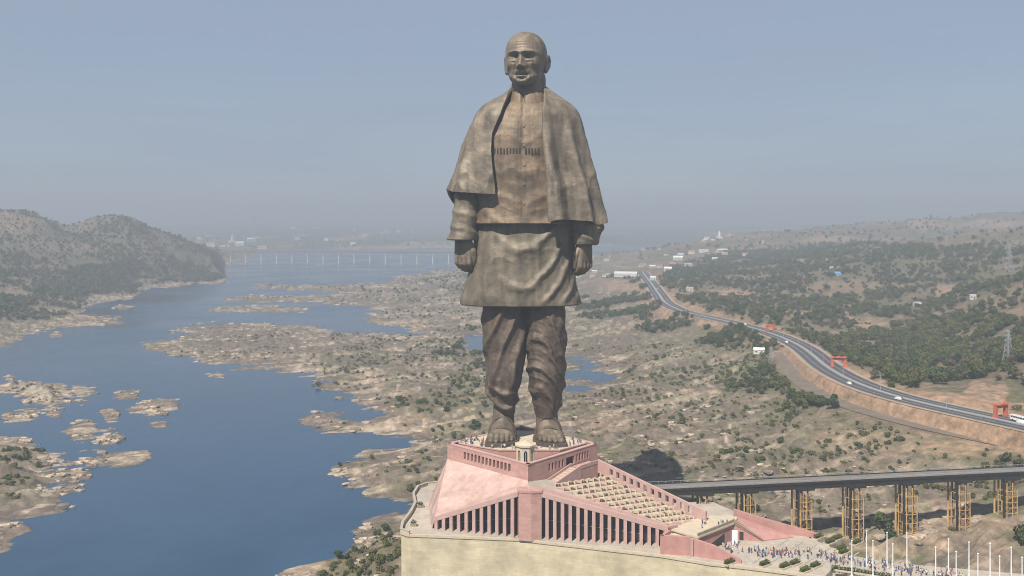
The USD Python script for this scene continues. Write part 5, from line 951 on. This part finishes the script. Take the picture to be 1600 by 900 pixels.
# ---------------------------------------------------------------- vegetation
def tree_parts(parent, h, r, n, seed, leaf, leaf_size, trunk_h, clumps=9, spread=1.0):
    g = np.random.default_rng(seed)
    tr = [tube((0, 0, -.6), (.15 * r, 0, trunk_h), .045 * h, .03 * h, 7)]
    cs = []
    for i in range(clumps):
        a, q = g.uniform(0, 2 * np.pi), g.uniform(.15, .75) ** .7
        zc = trunk_h + (h - trunk_h) * g.uniform(.12, .78); e = (1 - abs((zc - trunk_h) / (h - trunk_h) - .4) * .9)
        c = np.array([math.cos(a) * r * q * e, math.sin(a) * r * q * e, zc]); cs.append((c, r * g.uniform(.34, .56)))
        tr.append(tube((.15 * r, 0, trunk_h * g.uniform(.75, 1)), c, .018 * h, .006 * h, 5))
    part(parent, 'trunk', cat(tr), 'bark')
    V = []
    for c, cr in cs:
        m = n // clumps; p = g.normal(size=(m, 3)); p /= np.linalg.norm(p, axis=1)[:, None]; p[:, 2] *= .75; p = c + p * cr * (g.uniform(.35, 1.08, m)[:, None] ** .5)
        u_ = g.normal(size=(m, 3)); u_ /= np.linalg.norm(u_, axis=1)[:, None]; w_ = np.cross(u_, g.normal(size=(m, 3))); w_ /= np.linalg.norm(w_, axis=1)[:, None]; s = leaf_size * g.uniform(.6, 1.3, m)[:, None]
        V.append(np.stack([p - u_ * s, p - w_ * s * .55, p + u_ * s, p + w_ * s * .55], 1))
    V = np.concatenate(V); cc = np.concatenate([np.repeat(c[None], n // clumps, 0) for c, _ in cs]); pc = V.mean(1); out = pc - cc + (pc - [0, 0, trunk_h + (h - trunk_h) * .35]) * .6 + [0, 0, .25 * r]; out /= np.linalg.norm(out, axis=1)[:, None]
    fn = np.cross(V[:, 1] - V[:, 0], V[:, 2] - V[:, 0]); flip = (fn * out).sum(1) < 0; V[flip] = V[flip][:, ::-1]
    k = np.arange(len(V))[:, None] * 4; pth = part(parent, 'crown', trimesh.Trimesh(V.reshape(-1, 3), np.concatenate([k + [0, 1, 2], k + [0, 2, 3]]), process=False), leaf)
    cm = UsdGeom.Mesh(stage.GetPrimAtPath(pth)); fn = np.cross(V[:, 1] - V[:, 0], V[:, 2] - V[:, 0]); fn /= np.linalg.norm(fn, axis=1)[:, None] + 1e-9; nn = out * .75 + fn * .35; nn /= np.linalg.norm(nn, axis=1)[:, None]
    cm.CreateNormalsAttr(Vt.Vec3fArray.FromNumpy(np.repeat(nn, 4, 0).astype(np.float32))); cm.SetNormalsInterpolation('vertex')
KINDS = [('dark', 'leaf_dark', 8.0, 4.3, 420, .75, 1.9, 'dark green bushy tree'), ('olive', 'leaf_olive', 7.0, 3.9, 380, .7, 1.6, 'olive green spreading tree'), ('dry', 'leaf_dry', 6.0, 3.0, 240, .55, 1.7, 'thin dry brown tree'), ('fresh', 'leaf_fresh', 7.0, 4.0, 400, .72, 1.4, 'bright yellow green tree')]
SHR_K = [('dark', 'leaf_dark', 2.6, 2.0, 220, .42, .3, 'low dark green shrub'), ('olive', 'leaf_olive', 2.2, 2.0, 200, .42, .25, 'low olive shrub'), ('dry', 'leaf_dry', 1.8, 1.6, 150, .36, .25, 'low dry brown shrub'), ('fresh', 'leaf_fresh', 2.2, 1.9, 200, .42, .25, 'low bright green shrub')]
def build_kinds(kinds, parent=None, tag='tree'):
    out = []
    for i, (nm, lf, h, r, n, ls_, th_, _) in enumerate(kinds):
        for v_ in range(2):
            if parent: x = UsdGeom.Xform.Define(stage, f'{parent}/{nm}_{tag}{"_001" if v_ else ""}'); p = str(x.GetPath())
            else: p = proto(f'{nm}_{tag}{"_001" if v_ else ""}')
            tree_parts(p, h, r, n, 700 + i * 10 + v_ + (0 if tag == 'tree' else 100), lf, ls_, th_, 9 if tag == 'tree' else 5); out.append(p)
    return out
tp_, sp_ = build_kinds(KINDS, None, 'tree'), build_kinds(SHR_K, None, 'shrub')
gv = np.random.default_rng(23)
TR, SH = [], []                                              # x, y, z, kind, scale
def inpoly(pts): return sg.Polygon(pts)
road_all = cKDTree(np.vstack([road_c[:, :2], track_c[:, :2]]))
def scatter(store, poly, n, weights, smin=.7, smax=1.3, clump=.5, csize=45.0, dmin=200, dmax=9000):
    """n plants over the ground seen inside a region of the photograph; clump thresholds a noise so that they stand in drifts."""
    pg = sg.Polygon(poly); m = shapely.contains_xy(pg, U.ravel(), pv.ravel()) & (H.ravel() > .9) & (D.ravel() > dmin) & (D.ravel() < dmax)
    idx = np.nonzero(m)[0]
    if not len(idx): return
    area = (D.ravel()[idx] ** 1.0) * np.gradient(rows)[idx // X.shape[1]]
    nz = fb2(np.stack([X.ravel()[idx] / csize, D.ravel()[idx] / csize, 0 * idx + len(store) * .37], -1), 4, 77)
    w = area * (nz > clump - .0) ; w = w / w.sum()
    c = gv.choice(idx, n, p=w)
    x, d = X.ravel()[c] + gv.normal(0, 2.5, n), D.ravel()[c] + gv.normal(0, .35, n) * np.gradient(rows)[c // X.shape[1]]
    z, s_ = height(x, d)
    ok = (road_all.query(np.c_[x, d])[0] > 14) & (z > .8) & ~shapely.contains_xy(terrace_pg.buffer(2), x, d)
    k = gv.choice(4, n, p=np.array(weights) / np.sum(weights)); sc_ = gv.uniform(smin, smax, n)
    store += list(zip(x[ok], d[ok], z[ok], k[ok], sc_[ok]))
RH = [(1330, 590), (1280, 560), (1250, 530), (1110, 488), (1060, 470), (1030, 440), (1050, 415), (1180, 385), (1330, 378), (1480, 385), (1700, 375), (1900, 380), (1900, 700), (1600, 655), (1440, 610)]
scatter(TR, RH, 7500, (2, 3, 1.6, 2.8), .35, 1.35, .44, 85)
scatter(TR, [(1440, 612), (1330, 585), (1290, 545), (1340, 520), (1450, 500), (1700, 500), (1700, 660), (1600, 640)], 1500, (1.6, 3.2, 1.6, 3.4), .6, 1.25, .44, 40)
scatter(SH, RH, 3000, (2, 2, 2, 1), .8, 1.8, .40, 40)
scatter(TR, [(1050, 412), (900, 400), (900, 372), (1200, 362), (1650, 322), (1900, 330), (1900, 385), (1400, 380), (1180, 390)], 3500, (2, 2, 2.6, .4), .7, 1.5, .45, 150)
scatter(TR, [(910, 520), (900, 455), (960, 430), (1010, 440), (1030, 475), (1090, 497), (1200, 522), (1215, 550), (1120, 545), (1030, 520)], 800, (3, 3, .8, 1), .4, 1.05, .50, 60)
scatter(TR, [(1110, 590), (1200, 570), (1240, 590), (1310, 620), (1300, 640), (1230, 640), (1150, 612)], 130, (2, 2, .2, 2), .5, .95, .46, 30)
scatter(SH, [(880, 540), (1220, 540), (1330, 650), (1600, 705), (1700, 780), (1500, 830), (1380, 830), (1200, 770), (1000, 740), (880, 690)], 750, (1.5, 3, 2, 3), .35, 1.25, .52, 34)
scatter(SH, [(880, 540), (1220, 540), (1330, 650), (1600, 705), (1700, 780), (1500, 830), (1380, 830), (1200, 770), (1000, 740), (880, 690)], 600, (1.5, 3, 2.6, 1.6), .3, .8, .40, 28)
scatter(SH, [(490, 595), (560, 530), (760, 500), (760, 690), (690, 770), (520, 745), (640, 700), (480, 655), (640, 660), (600, 630)], 420, (2, 3, 2, 1.6), .4, 1.2, .50, 30)
scatter(TR, [(600, 610), (760, 560), (770, 690), (700, 690), (640, 660)], 45, (3, 3, .4, 1), .35, .7, .45, 30)
scatter(TR, [(640, 525), (740, 510), (760, 560), (620, 550)], 60, (4, 2, .4, .4), .4, .8, .5, 40)
scatter(SH, [(230, 520), (480, 505), (720, 530), (740, 600), (520, 590), (300, 560)], 420, (1.2, 3, 3, .6), .4, 1.0, .50, 40)
scatter(SH, [(350, 445), (740, 420), (740, 500), (600, 500), (380, 470)], 450, (1.2, 3, 3, .6), .6, 1.3, .48, 70)
scatter(TR, [(560, 450), (740, 425), (740, 470), (600, 470)], 150, (3, 2, 1, .4), .4, .8, .5, 60)
scatter(TR, [(-200, 520), (-200, 330), (40, 330), (180, 334), (350, 400), (352, 440), (220, 455), (110, 490), (0, 520)], 6500, (1.2, 2.6, 4, .5), .4, 1.1, .48, 120, dmax=2700)
scatter(TR, [(-200, 470), (-200, 330), (40, 330), (180, 334), (350, 400), (352, 440), (220, 440)], 4200, (1.0, 2.4, 4.2, .5), .35, .9, .30, 60, dmax=2700)
scatter(TR, [(-50, 500), (0, 425), (220, 410), (345, 410), (350, 438), (230, 447), (110, 465)], 1500, (2.6, 3, 1.2, .5), .6, 1.3, .46, 70)
scatter(TR, [(250, 395), (250, 352), (700, 350), (960, 352), (960, 384), (700, 388), (400, 391)], 3800, (4, 2.4, 1.4, .4), 1.0, 2.0, .47, 260, dmax=14000)
scatter(SH, [(0, 705), (60, 697), (110, 720), (60, 735), (0, 735)], 46, (2, 3, 2, 1), .5, 1.2, .3, 20)
scatter(SH, [(0, 745), (90, 745), (100, 800), (0, 800)], 30, (2, 3, 1, 2), .4, 1.0, .5, 20)
scatter(SH, [(0, 590), (120, 600), (90, 640), (0, 615)], 26, (1, 3, 3, .6), .4, .9, .4, 20)
# the slope under the terrace wall, nearest to the camera
scatter(SH, [(590, 815), (640, 800), (628, 850), (640, 900), (560, 920), (500, 900), (540, 860)], 95, (.7, 3, 1.2, 4), .4, 1.1, .42, 12)
NEAR_T = [(603, 829, 'dark', 4.2), (590, 838, 'fresh', 3.4), (610, 842, 'olive', 3.4), (529, 873, 'dark', 3.8), (548, 889, 'dark', 3.2), (541, 872, 'dark', 2.6), (597, 862, 'fresh', 2.2), (578, 880, 'olive', 2.8), (560, 899, 'fresh', 3.0), (497, 604, 'dark', 5.0), (490, 607, 'olive', 4.0), (695, 748, 'dark', 4.5), (640, 768, 'olive', 4.2), (668, 765, 'dark', 3.6), (580, 717, 'olive', 3.2), (531, 729, 'dark', 2.6), (1381, 828, 'dark', 8.0), (1393, 846, 'dark', 5.0), (1182, 798, 'dark', 4.0), (1600, 850, 'dark', 8.0), (1300, 638, 'dark', 8.5), (1570, 722, 'dark', 5.5), (1590, 728, 'dark', 4.5), (1540, 735, 'olive', 4.0)]
kn = ['dark', 'olive', 'dry', 'fresh']
for px, py, k, hh in NEAR_T:
    z = 4.0
    for _ in range(12): p = P(px, py, z); z = .5 * z + .5 * ground_z(p[0], p[1])
    i = kn.index(k); TR.append((p[0], p[1], z, i, hh / KINDS[i][2]))
def place_kind(store, kinds, protos, noun, cap, where):
    a = np.array(store); size = a[:, 4] * np.array([k[2] for k in kinds])[a[:, 3].astype(int)] / a[:, 1]
    uimg = 800 + a[:, 0] / a[:, 1] * FPX; seen = (uimg > -20) & (uimg < 1620) & ~((uimg > 760) & (uimg < 890) & (a[:, 1] > 400)); order = np.argsort(-np.where(seen, size, 0)); n_named = min(cap, len(a))
    for i in order[:n_named]:
        x, y, z, k, s = a[i]; k = int(k)
        sz = 'tall ' if s > 1.05 else 'small ' if s < .75 else ''
        copy(protos[2 * k + int(i % 2)], noun, sz + kinds[k][7] + ' ' + where(x, y, z), noun, (x, y, z - .15), float((i * 137.5) % 360), (s, s, s * (.85 + .3 * ((i * 7) % 11) / 11)), group=f'{noun}s {where(x, y, z)}')
    rest = order[n_named:]
    pi = UsdGeom.PointInstancer.Define(stage, '/World/' + ('woodland' if noun == 'tree' else 'scrub'))
    root = str(pi.GetPath()) + '/plants'; UsdGeom.Scope.Define(stage, root); pr = build_kinds(kinds, root, noun)
    pi.CreatePrototypesRel().SetTargets([Sdf.Path(q) for q in pr])
    b = a[rest]; r = np.arange(len(b))
    pi.CreateProtoIndicesAttr(Vt.IntArray.FromNumpy((2 * b[:, 3].astype(int) + r % 2).astype(np.int32)))
    pi.CreatePositionsAttr(Vt.Vec3fArray.FromNumpy((b[:, :3] - [0, 0, .15]).astype(np.float32)))
    pi.CreateScalesAttr(Vt.Vec3fArray.FromNumpy((b[:, 4:5] * np.stack([np.ones(len(b)), np.ones(len(b)), .85 + .3 * (r * 7 % 11) / 11], -1)).astype(np.float32)))
    an = r * 2.39996; pi.CreateOrientationsAttr(Vt.QuathArray([Gf.Quath(float(math.cos(t / 2)), 0, 0, float(math.sin(t / 2))) for t in an]))
    custom(pi.GetPrim(), kind='stuff', label='mixed green and brown woodland covering the hills and banks' if noun == 'tree' else 'low scrub dotted over rock and dry grass', category='woodland' if noun == 'tree' else 'scrub')
def where(x, y, z):
    u_ = 800 + x / y * FPX
    if u_ < 390: return 'on the left bank of the river'
    if x < -30 and y < 430: return 'on the slope under the terrace wall'
    if y < 440: return 'near the yellow bridge towers'
    if u_ < 800: return 'on the rocky shore left of the bronze figure'
    if z > 29 : return 'on the wooded slope beside the highway'
    return 'on the dry valley floor right of the bronze figure'
LMK = [(P(1292, 575, 32), 'the middle red gateway'), (P(1553, 655, 32), 'the nearest red gateway'), (Q(1204, 511, 850), 'the far red gateway'), (Q(1575, 572, 585), 'the near pylon'), (P(1186, 530, 29), 'the pale shed at the road bend'), (Q(1324, 484, 1100), 'the orange field'), (Q(1078, 467, 1350), 'the tiled roof house'), (Q(1303, 448, 1500), 'the white hillside house'), (P(1590, 838, 14), 'the last yellow tower'), (P(1415, 842, 12), 'the fifth yellow tower'), (P(1332, 842, 12), 'the fourth yellow tower'), (P(1252, 830, 11), 'the third yellow tower'), (P(1165, 805, 10), 'the second yellow tower'), (P(1340, 640, 25), 'the gravel track'), (P(1460, 672, 24), 'the wide end of the gravel track'), (P(930, 590, 1), 'the pools beside the trousers'), (P(1100, 560, 14), 'the green meadow'), (P(1000, 700, 4), 'the shaded ground behind the building'), (P(1200, 720, 8), 'the pale valley path'), (P(1400, 740, 12), 'the bridge deck'), (P(500, 655, 1), 'the long rock spit'), (P(560, 745, 2), 'the rocky headland'), (P(690, 752, 6), 'the terrace corner'), (P(490, 604, 1), 'the shore point with trees'), (P(640, 640, 1), 'the small inlet'), (P(640, 540, 2), 'the grey rock shelf'), (P(400, 540, 1), 'the middle rock island'), (P(600, 850, 8), 'the terrace wall foot'), (P(520, 885, 3), 'the pale waterside rocks'), (P(40, 720, 2), 'the left islet'), (P(40, 770, 2), 'the pale left headland'), (P(60, 612, 1), 'the upper left rock islets'), (P(100, 480, 8), 'the left bank meadow')]
def where2(x, y, z):
    i = int(np.argmin([(x - c[0]) ** 2 + (y - c[1]) ** 2 * .6 for c, _ in LMK])); c, n_ = LMK[i]; dx, dy = x - c[0], y - c[1]; r = math.hypot(dx, dy)
    rel = 'beside' if r < 10 else ('just' if r < 28 else 'well') + ' ' + (('right of' if dx > 0 else 'left of') if abs(dx) > abs(dy) else ('beyond' if dy > 0 else 'in front of'))
    return rel + ' ' + n_
place_kind(TR, KINDS, tp_, 'tree', 250, where2); place_kind(SH, SHR_K, sp_, 'shrub', 250, where2)

# boulders and broken ledges along the water and on the islets
def rock_mesh(seed):
    g = np.random.default_rng(seed); p = g.normal(size=(26, 3)); p /= np.linalg.norm(p, axis=1)[:, None]; p *= [1.5, .9, .55] * g.uniform(.7, 1.1, (26, 1)); p[:, 2] = np.round(p[:, 2] * 4) / 4
    h_ = trimesh.Trimesh(p).convex_hull; return h_
RK = [proto('rock_pale'), proto('rock_pale'), proto('rock_dark'), proto('rock_dark')]
for i, r in enumerate(RK): part(r, 'stone', rock_mesh(400 + i), 'rock_pale' if i < 2 else 'rock_dark')
RS = []
def rocks(poly, n, smin, smax, hmax):
    m = shapely.contains_xy(sg.Polygon(poly), U.ravel(), pv.ravel()) & (H.ravel() > -.5) & (H.ravel() < hmax); idx = np.nonzero(m)[0]
    w = D.ravel()[idx] * np.gradient(rows)[idx // X.shape[1]] * (fb2(np.stack([X.ravel()[idx], D.ravel()[idx]], -1) / 22.0, 3, 93) > .48); c = gv.choice(idx, n, p=w / w.sum())
    for k in c: RS.append((X.ravel()[k] + gv.normal(0, .7), D.ravel()[k] + gv.normal(0, 1), H.ravel()[k], int(gv.integers(4)), float(smin + (smax - smin) * gv.uniform() ** 2.5)))
rocks([(0, 580), (300, 600), (300, 760), (160, 770), (100, 860), (0, 870)], 420, .6, 3.0, 2.2)
rocks([(215, 500), (700, 500), (760, 560), (700, 700), (640, 800), (500, 760), (460, 640), (215, 560)], 700, .6, 3.2, 2.6)
rocks([(320, 440), (740, 420), (740, 500), (320, 500)], 350, .8, 3.6, 2.2); rocks([(0, 430), (360, 430), (220, 520), (0, 560)], 260, .8, 3.6, 2.2)
rocks([(400, 920), (560, 820), (640, 800), (630, 920)], 160, .5, 2.2, 9); rocks([(880, 620), (1300, 640), (1560, 720), (1560, 880), (1150, 800), (940, 720)], 500, .5, 2.6, 16)
a = np.array(RS); order = np.argsort(-a[:, 4] / a[:, 1])
def rwhere(x, y, z): return where2(x, y, z)
for n_, i in enumerate(order[:280]):
    x, y, z, k, s = a[i]; copy(RK[int(k)], 'boulder', ('big ' if s > 2.2 else 'small ' if s < 1.2 else '') + ('pale' if k < 2 else 'dark brown') + ' angular boulder ' + rwhere(x, y, z), 'boulder', (x, y, z + .1 * s), float(-25 + (i * 37) % 50), (s, s, s * (.8 + .5 * ((i * 7) % 10) / 10)), group='boulders ' + rwhere(x, y, z))
b = a[order[280:]]; pi = UsdGeom.PointInstancer.Define(stage, '/World/loose_rocks'); root = '/World/loose_rocks/stones'; UsdGeom.Scope.Define(stage, root); ts = []
for i in range(4):
    q = f'{root}/stone_{i + 1:03d}'; usdkit.mesh(stage, q, rock_mesh(410 + i), MAT['rock_pale' if i < 2 else 'rock_dark']); ts.append(Sdf.Path(q))
pi.CreatePrototypesRel().SetTargets(ts); pi.CreateProtoIndicesAttr(Vt.IntArray.FromNumpy(b[:, 3].astype(np.int32))); pi.CreatePositionsAttr(Vt.Vec3fArray.FromNumpy(b[:, :3].astype(np.float32))); pi.CreateScalesAttr(Vt.Vec3fArray.FromNumpy(np.repeat(b[:, 4:5], 3, 1).astype(np.float32)))
pi.CreateOrientationsAttr(Vt.QuathArray([Gf.Quath(float(math.cos(t)), 0, 0, float(math.sin(t))) for t in np.radians(-12 + (np.arange(len(b)) * 37) % 25)]))
custom(pi.GetPrim(), kind='stuff', label='small loose rocks strewn along the shores and the valley floor', category='rocks')
# undergrowth: leaf litter and grass where plants stand together
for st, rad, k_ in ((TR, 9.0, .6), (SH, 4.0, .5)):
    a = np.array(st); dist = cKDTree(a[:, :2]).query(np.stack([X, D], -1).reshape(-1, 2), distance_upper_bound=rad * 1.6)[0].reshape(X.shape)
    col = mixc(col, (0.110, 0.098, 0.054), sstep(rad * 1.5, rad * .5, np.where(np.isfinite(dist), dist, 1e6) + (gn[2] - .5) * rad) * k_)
lum = col @ np.array([.3, .6, .1]); col = col * .92 + lum[..., None] * .08 * np.array([1.06, .97, 1.04])
UsdGeom.PrimvarsAPI(gm).CreatePrimvar('landcover', Sdf.ValueTypeNames.Color3fArray, 'vertex').Set(Vt.Vec3fArray.FromNumpy(np.clip(col * .88, .01, .9).reshape(-1, 3).astype(np.float32)))
HAZE_TOP = 260.0
# ---------------------------------------------------------------- air
hz = trimesh.creation.box([2, 2, 2]); hz.vertices = hz.vertices * [30000, 30000, 0] + np.c_[np.zeros(8), np.full(8, 8000), np.where(hz.vertices[:, 2] > 0, HAZE_TOP, -6)]
MAT['haze'] = usdkit.material(stage, '/World/Looks/haze', {'v': ('principled_volume', {'color': HAZE_COLOR, 'density': HAZE_DENSITY, 'anisotropy': 0.0})}, volume='v.volume')
struct('haze', hz, 'haze', kind='stuff', label='pale blue morning haze filling the whole river valley', category='haze')
